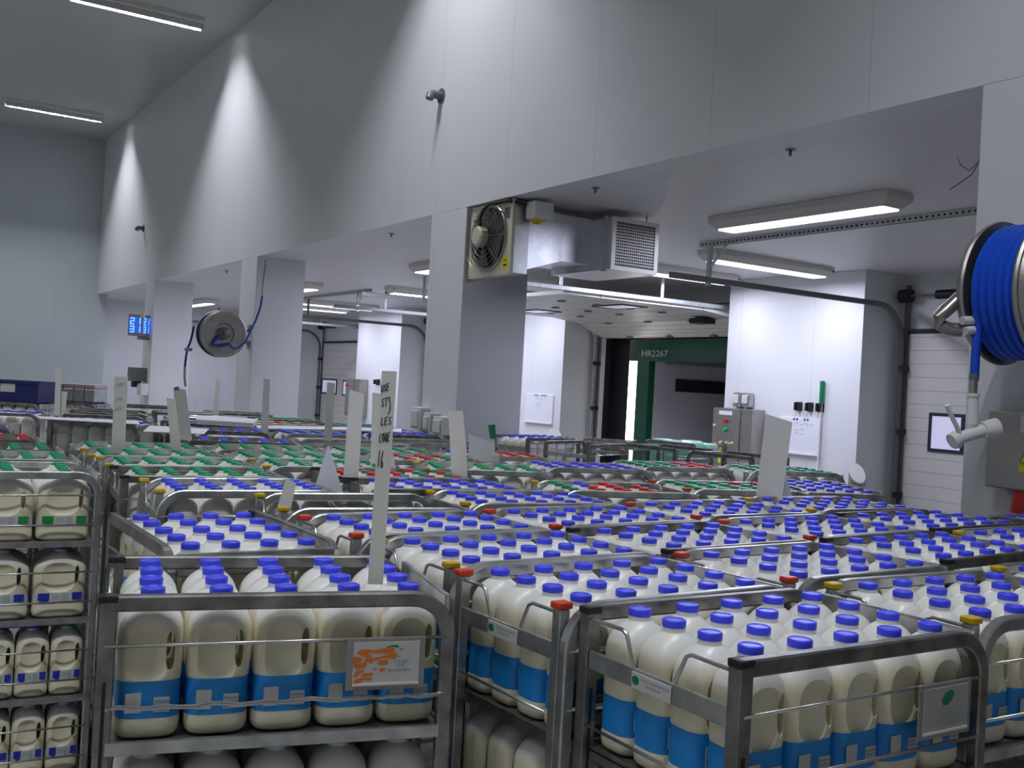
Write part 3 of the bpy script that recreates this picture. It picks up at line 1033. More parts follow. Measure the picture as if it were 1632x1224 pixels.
d2 = bpy.data.objects.new('door_2', None)
C.objects.link(d2)
d2['kind'] = 'structure'
a, b = 9.42 + .12, 12.95 - .12
ZR = 2.80
secs = [((6.75, ZR), (7.28, ZR)), ((7.29, ZR), (7.82, ZR)), ((7.83, ZR), (8.36, ZR)), ((8.37, ZR), (8.90, ZR)), ((8.91, ZR), (9.42, ZR - .06)), ((9.43, ZR - .065), (9.84, ZR - .24))]
for k, ((x0, z0), (x1, z1)) in enumerate(secs):
    m = MB().slab([(x0, a, z0), (x1, a, z1), (x1, b, z1), (x0, b, z0)], (0, 0, .042), M_DOOR)
    for q in (.28, .55, .8):
        xx, zz = x0 + (x1 - x0) * q, z0 + (z1 - z0) * q
        m.box((xx - .003, a + .01, zz - .0015), (xx + .003, b - .01, zz + .002), M_GROOVE)
    p = put('door_section', m, d2)
    if k == 2:
        for y0 in (9.9, 11.75):
            f = MB()
            X0, X1, Yb, t = x0 + .06, x1 - .05, y0 + .62, .035
            for lo, hi in (((X0, y0), (X1, y0 + t)), ((X0, Yb - t), (X1, Yb)), ((X0, y0 + t), (X0 + t, Yb - t)), ((X1 - t, y0 + t), (X1, Yb - t))):
                f.box((lo[0], lo[1], ZR - .014), (hi[0], hi[1], ZR - .002), WIN_FR)
            f.box((X0 + t, y0 + t, ZR - .008), (X1 - t, Yb - t, ZR - .003), M_GLASS)
            put('section_window', f, p)
    for y in (10.3, 11.2, 12.1):
        put('hinge', MB().box((x1 - .04, y - .05, z1 - .018), (x1 + .02, y + .05, z1 - .002), M_GREYM), p)
put('motor_box', MB().box((9.2, 9.85, ZR - .13), (9.42, 10.12, ZR - .062), M_BLACK, .01), d2)
for y in (9.42, 12.95 - .11):
    put('jamb', MB().box((XB - .03, y + .001, 0), (XB - .002, y + .109, DH + .05), M_WALL), d2)


def door_track(a, b, label, both=True, m=M_TRACK, zt=ZR, x0=6.1, hang=(6.85,)):
    """The pair of curved side tracks of one sectional door with hangers."""
    t = thing('door_track', label, 'door track', (XB - .2, (a + b) / 2, 0), 0, 'loading door tracks')
    L = local(t)
    for y in ((b - .10, a + .10) if both else (b - .10,)):
        R = .42
        p = [Vector((XB - .13, y, .02)), Vector((XB - .13, y, zt - R))] + arc((XB - .13 - R, y, zt - R), R, 0, PI / 2, 8, (1, 0, 0), (0, 0, 1))[1:] + [Vector((x0, y, zt))]
        put('rail', MB().tube([L @ q for q in p], .028, .022, m, up=(0, 1, 0), square=True), t)
        put('post', MB().box(tuple(L @ Vector((XB - .075, y - .025, 0))), tuple(L @ Vector((XB - .035, y + .025, zt + .25))), M_GREYM), t)
        for z in (.75, 1.45, 2.15):
            put('roller_bracket', MB().box(tuple(L @ Vector((XB - .19, y - .06, z - .03))), tuple(L @ Vector((XB - .055, y - .022, z + .03))), M_BLACK, .004), t)
        for hx in hang:
            put('hanger', MB().box(tuple(L @ Vector((hx - .022, y - .004, zt - .03))), tuple(L @ Vector((hx + .022, y + .004, ZD - .002))), m), t)
    # spring shaft over the opening
    put('shaft', MB().cyl(L @ Vector((XB - .14, a + .1, zt + .12)), L @ Vector((XB - .14, b - .02, zt + .12)), .014, M_GREYM, 10), t)
    put('spring_drum', MB().cyl(L @ Vector((XB - .14, b - .95, zt + .12)), L @ Vector((XB - .14, b - .52, zt + .12)), .05, M_BLACK, 14), t)
    put('cable_drum', MB().cyl(L @ Vector((XB - .14, b - .2, zt + .12)), L @ Vector((XB - .14, b - .07, zt + .12)), .075, M_BLACK, 16), t)
    return t


door_track(3.8, 7.37, 'dark curved door track turning down beside the closed single-window door', False, M_GREYM, 2.83, 6.35, ())
door_track(9.42, 12.95, 'bright steel door tracks under the raised door of the open bay', True, M_TRACK, 2.86, 5.75, (6.7, 8.2))
door_track(15.02, 18.59, 'curved door track left of the fan pillar, in the middle far bay', True, M_GREYM, 2.83, 6.3, (7.2,))
door_track(20.69, 24.25, 'curved door track beside the closed door of two windows', True, M_GREYM, 2.83, 6.6, (7.2,))


def strut(x, y0, y1, label, drop_y, zt):
    t = thing('ceiling_strut', label, 'strut', (x, y0, ZD), 0, 'perforated ceiling struts')
    n = y1 - y0
    m = MB().box((-.022, 0, -.045), (-.018, n, -.001), M_TRACK).box((.018, 0, -.045), (.022, n, -.001), M_TRACK).box((-.018, 0, -.006), (.018, n, -.002), M_TRACK)
    k = .04
    while k < n - .04:
        m.box((-.0232, k, -.032), (-.0219, k + .022, -.016), M_BLACK)
        k += .05
    put('channel', m, t)
    if drop_y is not None:
        yy = drop_y - y0
        put('drop_arm', MB().box((-.02, yy - .02, zt - ZD - .06), (.02, yy + .02, -.046), M_TRACK), t)
        put('brace', MB().tube([(0, yy - .21, -.05), (0, yy - .022, -.24)], .012, .012, M_TRACK, up=(1, 0, 0), square=True), t)


strut(6.83, 3.6, 7.4, 'perforated steel strut on the dock ceiling above the curved dark track', 7.27, 2.83)
strut(7.1, 15.5, 18.9, 'perforated steel strut on the dock ceiling of the far middle bay', 16.0, 2.9)

# ------------------------------------------------------------------ shelter, trailer, leveller in the open bay
XT = 10.36
pl = atx(1012, 650, XT)
yo, yi = pl.y, atx(1031, 650, XT).y          # outer and inner edge of the trailer's post
yh = atx(1003, 556, XT).y
zh1, zh0 = atx(1003, 546, XT).z, atx(1003, 575, XT).z
yr = yo - 2.55
t = thing('dock_shelter', 'black fabric dock shelter around the dark trailer opening', 'dock shelter', (XB + .16, 11.2, 0))
L = local(t)


def lbox(p, lo, hi, m, name, bev=0.0, par=None):
    return put(name, MB().box(tuple(L @ Vector(lo)), tuple(L @ Vector(hi)), m, bev), par or t)


ye = atx(999, 640, 10.2).y
lbox(t, (XB + .16, 12.97, -.1), (10.24, 13.02, 3.0), M_FLAP, 'side_wall')
lbox(t, (XB + .16, 9.3, -.1), (10.24, 9.35, 3.0), M_FLAP, 'side_wall')
lbox(t, (XB + .16, 9.35, 2.95), (10.24, 12.97, 3.0), M_FLAP, 'roof')
lbox(t, (10.19, ye, -.1), (10.21, 12.97, 2.95), M_FLAP, 'side_flap')
lbox(t, (10.19, 9.35, -.1), (10.21, yr + .1, 2.95), M_FLAP, 'side_flap')
lbox(t, (10.19, yr + .1, zh1 + .03), (10.21, ye, 2.95), M_FLAP, 'head_flap')
put('trailer_light', MB().box(tuple(L @ Vector((10.182, 11.85, zh1 + .035))), tuple(L @ Vector((10.1895, 12.2, zh1 + .075))), M_RED), t, label='faint red strip')
t2 = thing('dock_leveller', 'steel dock leveller plate bridging into the trailer', 'dock leveller', (10.1, 11.2, 0))
L = local(t2)
put('lip_plate', MB().box(tuple(L @ Vector((XB + .151, 10.0, -.06))), tuple(L @ Vector((XT - .002, 12.3, .0))), M_STEELD), t2)
put('side_skirt', MB().box(tuple(L @ Vector((XB + .152, 9.36, -.12))), tuple(L @ Vector((10.189, 12.96, -.061))), M_FLAP), t2)

t = thing('lorry_trailer', 'green lorry trailer numbered HR2267 backed onto the open loading door', 'trailer', (XT, (yo + yr) / 2, 0))
L = local(t)
ZB = -.02
hd = lbox(t, (XT, yr - .03, zh0), (XT + .12, yh, zh1 + .12), M_TRAILG, 'header')
lbox(t, (XT, yi, ZB), (XT + .12, yo, zh0), M_TRAILG, 'rear_post')
lbox(t, (XT, yr, ZB), (XT + .12, yr + (yo - yi), zh0), M_TRAILG, 'rear_post')
XE = 19.0
sw = lbox(t, (XT + .12, yi - .02, ZB), (XE, yi + .03, zh0 + .1), M_TRAILW, 'side_wall')
lbox(t, (XT + .12, yr + .02, ZB), (XE, yr + .07, zh0 + .1), M_TRAILW, 'side_wall')
lbox(t, (XT + .12, yr, zh0 + .1), (XE, yo, zh0 + .14), M_TRAILW, 'roof')
lbox(t, (XT + .12, yr, ZB - .08), (XE, yo, ZB), M_GREYM, 'floor')
lbox(t, (XE, yr, ZB), (XE + .08, yo, zh0 + .14), M_TRAILW, 'headboard')
lbox(t, (10.9, yi - .045, 1.78), (XE, yi - .0201, 1.98), M_FLAP, 'lashing_rail', par=None)
lbox(t, (XT + .3, yi - .06, zh0 - .02), (XE, yi - .0201, zh0 + .01), M_TRACK, 'roof_rail')
lbox(t, (12.3, yi - .05, 1.55), (12.42, yi - .0455, 2.2), M_BLACK, 'lashing_strap')
lbox(t, (12.9, yi - .07, 1.38), (13.9, yi - .0201, 1.62), M_BLACK, 'fridge_panel')
cu = bpy.data.curves.new('fleet_number', 'FONT')
cu.body = 'HR2267'
cu.size = .155
cu.extrude = .001
co = bpy.data.objects.new('text_work', cu)
C.objects.link(co)
bpy.context.view_layer.update()
tm = bpy.data.meshes.new_from_object(co.evaluated_get(bpy.context.evaluated_depsgraph_get()))
bpy.data.objects.remove(co)
tl, tr = atx(1022, 568, XT - .003), atx(1064, 568, XT - .003)
wd_ = max(v.co.x for v in tm.vertices)
k = (tl.y - tr.y) / wd_
tm.transform(Matrix(((0, 0, -1, tl.x), (-k, 0, 0, tl.y), (0, .88 * .155 / .155, 0, tl.z), (0, 0, 0, 1))))
tm.transform(L)
tm.materials.append(M_PLATE)
put('fleet_number', tm, hd)
bpy.data.objects['fleet_number'].parent = hd

# ------------------------------------------------------------------ fan, duct and grille on the pillar
t = thing('ventilation_unit', 'square fan and steel duct hung under the bulkhead edge on the pillar', 'ventilation unit', (4.3, 7.15, 2.9))
L = local(t)
XP, ya, yb, za, zb = 4.30, 6.82, 7.47, 2.585, 3.185
lbox(t, (XP, ya, za), (XP + .03, yb, zb), M_CREAM, 'mounting_plate', .003)
yc, zc, rr = (ya + yb) / 2 + .015, (za + zb) / 2 + .02, .275
mx = Matrix.Translation(L @ Vector((XP, yc, zc))) @ Matrix.Rotation(-PI / 2, 4, 'Y')     # local z -> -x
ring = MB()
ring.lathe([(rr - .035, .000), (rr - .03, .012), (rr - .008, .018), (rr, .010), (rr + .004, .0005)], M_STAIN, 40, mx)
put('inlet_ring', ring, t)
put('fan_throat', MB().lathe([(rr - .035, .002), (.001, .003)], M_FAN, 40, mx), t)
for i in range(5):
    a0 = i * 2 * PI / 5 + .3
    pts0, pts1 = [], []
    m = MB()
    rings = []
    for q in range(7):
        r_ = .07 + q * .026
        tw = .55 - q * .02
        wv = .055 + .018 * q
        a_ = a0 + .03 * q
        ctr = Vector((r_ * math.cos(a_), r_ * math.sin(a_), .022))
        tan = Vector((-math.sin(a_), math.cos(a_), 0))
        d1 = tan * (math.cos(tw) * wv * .8) + Vector((0, 0, math.sin(tw) * .035))
        n_ = Vector((0, 0, .0025))
        rings.append([mx @ (ctr - d1 - n_), mx @ (ctr + d1 - n_), mx @ (ctr + d1 + n_), mx @ (ctr - d1 + n_)])
    m.loft(rings, M_FAN, smooth=False)
    put('fan_blade', m, t)
g = MB()
for q in range(1, 6):
    r_ = .08 + q * .040
    g.tube([mx @ Vector((r_ * math.cos(2 * PI * i / 36), r_ * math.sin(2 * PI * i / 36), .055)) for i in range(36)], .0016, m=M_STAIN, n=5, closed=True, up=(1, 0, 0), cap=False)
for i in range(8):
    c_, s_ = math.cos(i * PI / 4), math.sin(i * PI / 4)
    g.tube([mx @ Vector((.07 * c_, .07 * s_, .058)), mx @ Vector((rr * .95 * c_, rr * .95 * s_, .055)), mx @ Vector((rr * c_, rr * s_, .014))], .003, m=M_STAIN, n=5, up=(1, .1, 0))
put('guard', g, t)
mo = MB().lathe([(.062, .045), (.078, .055), (.080, .115), (.066, .128), (.001, .130)], M_CREAM, 24, mx)
for i in range(12):
    c_, s_ = math.cos(i * PI / 6), math.sin(i * PI / 6)
    mo.box((-.003, .076, .058), (.003, .086, .112), M_CREAM, 0, mx @ Matrix.Rotation(i * PI / 6, 4, 'Z'))
put('motor', mo, t, label='cream motor housing')
cab = [L @ Vector(v) for v in ((XP - .09, yc, zc + .07), (XP - .10, yc - .005, zc + .15), (XP - .09, yc - .03, zc + .21), (XP - .07, yc - .09, zc + .255), (XP - .04, yc - .19, zb - .022), (XP - .02, ya + .04, zb - .016), (XP + .09, ya - .05, zb - .04))]
put('cable', MB().tube(cab, .014, m=M_RUBBER, n=10, up=(.3, .1, 1)), t)
lbox(t, (XP - .0015, ya + .035, za + .05), (XP - .0002, ya + .115, za + .15), M_YELLOW, 'warning_sticker')
lbox(t, (XP - .003, ya + .05, za + .115), (XP - .0016, ya + .10, za + .122), M_INK, 'sticker_text')
lbox(t, (XP - .003, ya + .05, za + .075), (XP - .0016, ya + .10, za + .088), M_INK, 'sticker_text')
lbox(t, (XP - .0015, ya + .04, zb - .15), (XP - .0002, ya + .12, zb - .06), M_GREYM, 'rating_plate')
lbox(t, (XP - .0015, yb - .09, zb - .15), (XP - .0002, yb - .03, zb - .07), M_WHITE, 'maker_sticker')
for yy, zz in ((ya + .02, za + .02), (yb - .02, za + .02), (ya + .02, zb - .02), (yb - .02, zb - .02)):
    put('bolt', MB().cyl(L @ Vector((XP - .006, yy, zz)), L @ Vector((XP, yy, zz)), .008, M_STEEL, 8), t)
lbox(t, (XP + .03, ya + .012, za + .02), (XP + .17, yb - .012, zb - .005), M_DUCT, 'flange_box', .002)
x1, x2 = XP + .17, 4.99
dt = MB()
r0 = [(x1, ya + .03, za + .06), (x1, yb - .03, za + .06), (x1, yb - .03, zb - .02), (x1, ya + .03, zb - .02)]
r1 = [(x1 + .36, ya + .06, za + .17), (x1 + .36, yb - .05, za + .17), (x1 + .36, yb - .05, zb - .05), (x1 + .36, ya + .06, zb - .05)]
r2 = [(5.13, ya + .06, za + .17), (5.13, yb - .05, za + .17), (5.13, yb - .05, zb - .05), (5.13, ya + .06, zb - .05)]
dt.loft([[L @ Vector(p) for p in r] for r in (r0, r1, r2)], M_DUCT, smooth=False)
put('duct', dt, t)
gx0, gx1, gy0, gy1, gz0, gz1 = 5.11, 5.60, 6.60, 7.42, 2.70, 3.13
put('outlet_box', MB().box(tuple(L @ Vector((gx0, gy0, gz0))), tuple(L @ Vector((gx1, gy1, gz1))), M_DUCT, .004).box(tuple(L @ Vector((gx0 - .012, gy0 + .06, gz0 - .012))), tuple(L @ Vector((gx0 + .012, gy0 + .10, gz1 + .012))), M_DUCT), t)
gr = MB()
for lo, hi in (((gx0 + .0, gz0), (gx1, gz0 + .035)), ((gx0, gz1 - .035), (gx1, gz1)), ((gx0, gz0 + .035), (gx0 + .04, gz1 - .035)), ((gx1 - .04, gz0 + .035), (gx1, gz1 - .035))):
    gr.box(tuple(L @ Vector((lo[0], gy0 - .02, lo[1]))), tuple(L @ Vector((hi[0], gy0 - .0005, hi[1]))), M_WHITE)
go = put('grille_frame', gr, t, label='white grille frame')
lv = MB().box(tuple(L @ Vector((gx0 + .04, gy0 - .006, gz0 + .035))), tuple(L @ Vector((gx1 - .04, gy0 - .004, gz1 - .035))), M_BLACK)
n = 15
for i in range(1, n):
    z = gz0 + .035 + (gz1 - gz0 - .07) * i / n
    lv.box(tuple(L @ Vector((gx0 + .04, gy0 - .016, z - .004))), tuple(L @ Vector((gx1 - .04, gy0 - .0062, z + .004))), M_PLATE)
for i in range(1, 19):
    x = gx0 + .04 + (gx1 - gx0 - .08) * i / 19
    lv.box(tuple(L @ Vector((x - .002, gy0 - .013, gz0 + .035))), tuple(L @ Vector((x + .002, gy0 - .0063, gz1 - .035))), M_PLATE)
put('louvres', lv, go)
for x, y in ((gx1 - .06, gy0 + .08), (gx0 + .05, gy1 - .1)):
    put('hanger_rod', MB().cyl(L @ Vector((x, y, gz1)), L @ Vector((x, y, ZD - .001)), .006, M_STEEL, 8), t)
iso = put('isolator_box', MB().box(tuple(L @ Vector((XP + .10, ya - .16, zb - .155))), tuple(L @ Vector((XP + .28, ya - .03, zb - .02))), M_WHITE, .006), t, label='white isolator box')
put('isolator_switch', MB().box(tuple(L @ Vector((XP + .12, ya - .14, zb - .168))), tuple(L @ Vector((XP + .22, ya - .05, zb - .1552))), M_YELLOW).box(tuple(L @ Vector((XP + .145, ya - .12, zb - .190))), tuple(L @ Vector((XP + .195, ya - .07, zb - .1681))), M_RED, .003), iso, label='red and yellow switch')


# ------------------------------------------------------------------ hose reels
def reel(ctr, r, wdt, label, loops, hosem, pillar_x, yo_):
    t = thing('hose_reel', label, 'hose reel', tuple(ctr), 0, None)
    my = Matrix.Rotation(PI / 2, 4, 'X')      # local z -> -y

    def disc(y, name, flip):
        mm = Matrix.Translation((0, y, 0)) @ my @ (Matrix.Rotation(PI, 4, 'X') if flip else Matrix())
        m = MB().lathe([(.06, .0), (.12, .004), (.128, .016), (r * .80, .020), (r * .84, .030), (r * .93, .030), (r * .955, .012), (r * .985, .010), (r, .0), (r * .985, -.010), (r * .95, -.006), (.06, -.006)], M_REEL, 56, mm)
        put(name, m, t)
    disc(-wdt / 2, 'flange', False)
    disc(wdt / 2, 'flange', True)
    put('drum', MB().cyl((0, -wdt / 2, 0), (0, wdt / 2, 0), r * .5, M_REEL, 32), t)
    put('hub', MB().lathe([(.075, .0), (.075, .03), (.05, .045), (.03, .05), (.028, .08), (.001, .085)], M_GREYM, 24, Matrix.Translation((0, -wdt / 2 - .01, 0)) @ my), t)
    h = []
    turns = loops
    hr = .019
    for layer, rad in enumerate((r * .62, r * .76, r * .87)):
        n = turns - (layer % 2)
        for i in range(n * 30 + 1):
            u = i / (n * 30)
            yy = (-1 if layer % 2 == 0 else 1) * (wdt / 2 - hr - .006) * (1 - 2 * u)
            a_ = 2 * PI * i / 30
            h.append(Vector((rad * math.cos(a_), yy, rad * math.sin(a_))))
    put('hose_coil', MB().tube(h, hr, m=hosem, n=7, up=(0, 1, 0)), t)
    px = pillar_x - ctr[0]
    arm = MB()
    for z in (.10, -.10):
        arm.box((px - .02, yo_ - .05, z - .05), (px - .0005, yo_ + .05, z + .05), M_STAIN)
    arm.tube([(px - .02, yo_, .10), (px - .05, max(yo_, wdt / 2 + .05), .07), (0, wdt / 2 + .05, 0)], .018, m=M_STAIN, n=10)
    arm.tube([(px - .02, yo_, -.10), (px - .05, max(yo_, wdt / 2 + .05), -.07), (0, wdt / 2 + .05, 0)], .018, m=M_STAIN, n=10)
    put('swing_arm', arm, t)
    put('axle', MB().cyl((0, -wdt / 2 - .03, 0), (0, wdt / 2 + .07, 0), .02, M_STAIN, 14), t)
    return t


# far reel, disc towards the camera
cl = aty(353, 532, 12.62)
t = reel(cl, .292, .17, 'steel-disc hose reel on the second pillar, blue hose looping to the ceiling', 4, M_HOSED, XW, .32)
L = local(t)
dl = (cl - CAM).dot(AX_F)
feed = [at(365, 548, dl - .14), at(372, 556, dl - .2), at(380, 554, dl - .2), at(391, 545, dl - .17), at(398, 530, dl - .12), at(408, 510, dl - .08), at(415, 490, dl - .05), at(418, 472, dl - .02)]
put('feed_hose', MB().tube([L @ p for p in feed], .013, m=M_HOSED, n=8, up=(.4, 1, .2)), t)
pipe = [at(418, 472, dl - .02), at(419, 458, dl - .02), at(421, 440, dl - .01), at(423, 426, dl), at(423.5, 414, dl)]
put('feed_pipe', MB().tube([L @ p for p in pipe], .012, m=M_STAIN, n=8, up=(.4, 1, .2)), t)
put('swivel_elbow', MB().tube([L @ at(352, 533, dl - .12), L @ at(344, 541, dl - .17), L @ at(338, 549, dl - .18), L @ at(350, 551, dl - .16), L @ at(365, 548, dl - .14)], .020, m=M_HOSED, n=8, up=(.4, 1, .2)), t)
tail = [at(309, 520, dl), at(306, 535, dl - .01), at(303, 546, dl - .02), at(299, 555, dl - .02), at(296.5, 568, dl), at(294.5, 585, dl)]
put('hose_tail', MB().tube([L @ p for p in tail], .014, m=M_HOSED, n=8, up=(.4, 1, .2)), t)
put('guide_rollers', MB().box((-.03, -.04, -.02), (.05, .04, .02), M_STAIN, .006, Matrix.Translation(L @ at(299, 557, dl))), t)
put('hose_nozzle', MB().tube([L @ at(294.5, 585, dl), L @ at(294, 600, dl), L @ at(295.5, 616, dl)], .014, m=M_STAIN, n=8, up=(.4, 1, .2)), t)

# near reel, seen edge-on
cr = aty(1641, 466, 2.33)
t = reel(cr, .292, .22, 'large blue-hose reel with spray gun on the nearest pillar', 5, M_HOSE, XW, .25)
L = local(t)
dr = (cr - CAM).dot(AX_F)
arm = [at(1556, 452, dr + .02), at(1535, 470, dr), at(1505, 497, dr - .02), at(1497, 506, dr - .02), at(1499, 518, dr - .02), at(1512, 524, dr - .02), at(1532, 526, dr - .02)]
put('guide_arm', MB().tube([L @ p for p in arm], .027, m=M_STAIN, n=12, up=(.2, .3, 1)), t)
for a_, b_ in (((1533, 511), (1562, 510)), ((1538, 527), (1560, 525)), ((1568, 517), (1592, 530))):
    put('guide_roller', MB().cyl(L @ at(a_[0], a_[1], dr - .06), L @ at(b_[0], b_[1], dr - .04), .017, M_WHITE, 14), t, label='white guide roller')
put('roller_bracket', MB().box((-.035, -.03, -.03), (.035, .03, .03), M_STAIN, .006, Matrix.Translation(L @ at(1563, 524, dr - .02))), t)
down = [at(1585, 470, dr - .03), at(1577, 482, dr - .05), at(1568, 495, dr - .06), at(1563, 505, dr - .06), at(1558, 530, dr - .05), at(1555, 560, dr - .05), at(1553, 597, dr - .05)]
put('hose_end', MB().tube([L @ p for p in down], .018, m=M_HOSE, n=10, up=(.3, .4, .1)), t)
put('coupling', MB().cyl(L @ at(1553, 596, dr - .05), L @ at(1551.5, 606, dr - .05), .019, M_GREYM, 14).cyl(L @ at(1551.8, 604, dr - .05), L @ at(1550.5, 628, dr - .05), .0165, M_STAIN, 8), t)
gun = MB().cyl(L @ at(1551, 627, dr - .05), L @ at(1550.8, 632, dr - .05), .025, M_WHITE, 16).cyl(L @ at(1550.8, 632, dr - .05), L @ at(1549, 676, dr - .05), .021, M_WHITE, 16, .024)
put('gun_grip', gun, t, label='white spray gun grip')
b0, b1, b2, b3 = at(1517, 704, dr - .08), at(1535, 694, dr - .07), at(1566, 686, dr - .05), at(1588, 682, dr - .04)
gb = MB().cyl(L @ b0, L @ (b0.lerp(b1, .4)), .032, M_WHITE, 18, .036).cyl(L @ b0.lerp(b1, .4), L @ b2, .022, M_WHITE, 18, .026).cyl(L @ b2, L @ b3, .034, M_WHITE, 18, .040)
put('gun_body', gb, t, label='white spray gun body')
put('gun_trigger', MB().tube([L @ at(1509, 646, dr - .09), L @ at(1517, 664, dr - .09), L @ at(1525, 680, dr - .08), L @ at(1530, 694, dr - .07)], .008, .016, m=M_WHITE, n=8, up=(.4, .6, 0)), t, label='white trigger lever')

# ------------------------------------------------------------------ control box on the nearest pillar
b0, b1 = atx(1586, 655, XW), atx(1582, 773, XW)
t = thing('control_box', 'grey steel control box with yellow warning triangle on the nearest pillar', 'control box', (XW, b0.y - .25, 1.5))
L = local(t)
zt_, zb_ = b0.z, b1.z
bx = .13
lbox(t, (XW - bx, b0.y - .50, zb_), (XW - .0005, b0.y - .05, zt_), M_STAIN, 'enclosure', .006)
lbox(t, (XW - bx - .002, b0.y - .46, zt_ - .085), (XW - bx - .0003, b0.y - .20, zt_ - .012), M_WHITE, 'notice_label')
for k in range(3):
    lbox(t, (XW - bx - .0032, b0.y - .43, zt_ - .034 - k * .018), (XW - bx - .0021, b0.y - .225 - .02 * (k % 2), zt_ - .028 - k * .018), M_PRINT, 'label_text')
yy, zz = b0.y - .245, zt_ - .215
lbl = MB().slab([L @ Vector((XW - bx - .0005, yy + .045, zz)), L @ Vector((XW - bx - .0005, yy - .045, zz)), L @ Vector((XW - bx - .0005, yy, zz + .082))], (-.0015, 0, 0), M_YELLOW)
lbl.box(tuple(L @ Vector((XW - bx - .002, yy - .045, zz - .035))), tuple(L @ Vector((XW - bx - .0005, yy + .045, zz - .006))), M_YELLOW)
lbl.slab([L @ Vector((XW - bx - .0021, yy + .006, zz + .055)), L @ Vector((XW - bx - .0021, yy + .010, zz + .030)), L @ Vector((XW - bx - .0021, yy + .002, zz + .032)), L @ Vector((XW - bx - .0021, yy - .004, zz + .010)), L @ Vector((XW - bx - .0021, yy - .006, zz + .038)), L @ Vector((XW - bx - .0021, yy + .001, zz + .036))], (-.0008, 0, 0), M_INK)
for q in (((.045, 0), (-.045, 0)), ((-.045, 0), (0, .082)), ((0, .082), (.045, 0))):
    (ya_, za_), (yb_, zb2) = q
    lbl.tube([L @ Vector((XW - bx - .0022, yy + ya_ * .93, zz + .004 + za_ * .9)), L @ Vector((XW - bx - .0022, yy + yb_ * .93, zz + .004 + zb2 * .9))], .0016, .0006, M_INK, n=6, up=(1, 0, 0))
put('warning_sign', lbl, t, label='yellow triangle with black lightning bolt')
put('red_socket', MB().cyl(L @ Vector((XW - .075, b0.y - .20, zb_ - .10)), L @ Vector((XW - .07, b0.y - .20, zb_ + .0)), .052, M_RED, 22, .046), t, label='red industrial socket')

# ------------------------------------------------------------------ sockets, clock and boxes on the farther pillars
def white_socket(y, zc_, label, x=XW, sz=(.16, .14)):
    t = thing('wall_socket', label, 'socket', (x, y, zc_), 0, 'grey-white sockets on the fan pillar')
    put('housing', MB().box((-.10, -sz[0] / 2, -sz[1] / 2), (-.0005, sz[0] / 2, sz[1] / 2), M_WHITE, .008), t)
    put('cover', MB().box((-.118, -sz[0] / 2 + .02, -sz[1] / 2 + .02), (-.1001, sz[0] / 2 - .02, sz[1] / 2 - .03), M_WHITE, .006), t)
    put('conduit', MB().box((-.03, -.02, -.62), (-.001, .02, -sz[1] / 2 - .0002), M_WHITE, .003), t)


white_socket(8.03, 1.39, 'pale socket box on the fan pillar, farthest from the corner', sz=(.17, .19))
white_socket(7.82, 1.365, 'pale socket box on the fan pillar, middle of three', sz=(.12, .16))
white_socket(7.62, 1.345, 'pale socket box on the fan pillar, beside the leaning card', sz=(.17, .16))

c0, c1 = aty(206, 500, 18.15), aty(239, 537, 18.15)
t = thing('wall_clock', 'two-faced digital clock with blue digits on the farthest pillar', 'clock', ((c0.x + c1.x) / 2, 18.2, c1.z), math.radians(50))
L = local(t)
hh = c0.z - c1.z
hw = .13
put('case', MB().box((-hw, -hw, 0), (hw, hw, hh), M_STAIN, .006), t)


def seg7(m, ch, org, ex, ey, w, h, th, nr, mt):
    segs = {'0': 'abcdef', '1': 'bc', '2': 'abged', '3': 'abgcd', '4': 'fgbc', '5': 'afgcd', '6': 'afgedc', '7': 'abc', '8': 'abcdefg', '9': 'abcdfg'}[ch]
    co_ = {'a': ((0, h), (w, h)), 'b': ((w, h), (w, h / 2)), 'c': ((w, h / 2), (w, 0)), 'd': ((0, 0), (w, 0)), 'e': ((0, 0), (0, h / 2)), 'f': ((0, h / 2), (0, h)), 'g': ((0, h / 2), (w, h / 2))}
    for s_ in segs:
        m.stroke(co_[s_], th, org, ex, ey, nr, mt)


for nm, org, ex, nr, wd in (('digit_face', Vector((-hw, -hw - .001, 0)), Vector((1, 0, 0)), Vector((0, -1, 0)), hw * 2), ('digit_face', Vector((-hw - .001, hw, 0)), Vector((0, -1, 0)), Vector((-1, 0, 0)), hw * 2)):
    m = MB()
    ez = Vector((0, 0, 1))
    m.slab([org + ex * .02 + ez * hh * .12, org + ex * (wd - .02) + ez * hh * .12, org + ex * (wd - .02) + ez * hh * .88, org + ex * .02 + ez * hh * .88], nr * .002, M_LEDBG)
    for k, ch in enumerate('21'):
        seg7(m, ch, org + nr * .003 + ex * (.045 + k * wd * .42) + ez * hh * .55, ex, ez, wd * .24, hh * .26, .022, nr, M_LED)
    for k, ch in enumerate('31'):
        seg7(m, ch, org + nr * .003 + ex * (.045 + k * wd * .42) + ez * hh * .18, ex, ez, wd * .24, hh * .26, .022, nr, M_LED)
    put(nm, m, t, label='lit blue digits')
lb = (local(t) @ Vector((XW - .001, 18.3, 0))).xy
put('bracket', MB().tube([(0, 0, -.03), (lb.x, lb.y, -.03)], .03, .028, M_STAIN, square=True), t)
put('sensor', MB().box((-hw - .03, -hw - .03, hh - .06), (-hw + .03, -hw + .03, hh + .03), M_CREAM, .006), t)

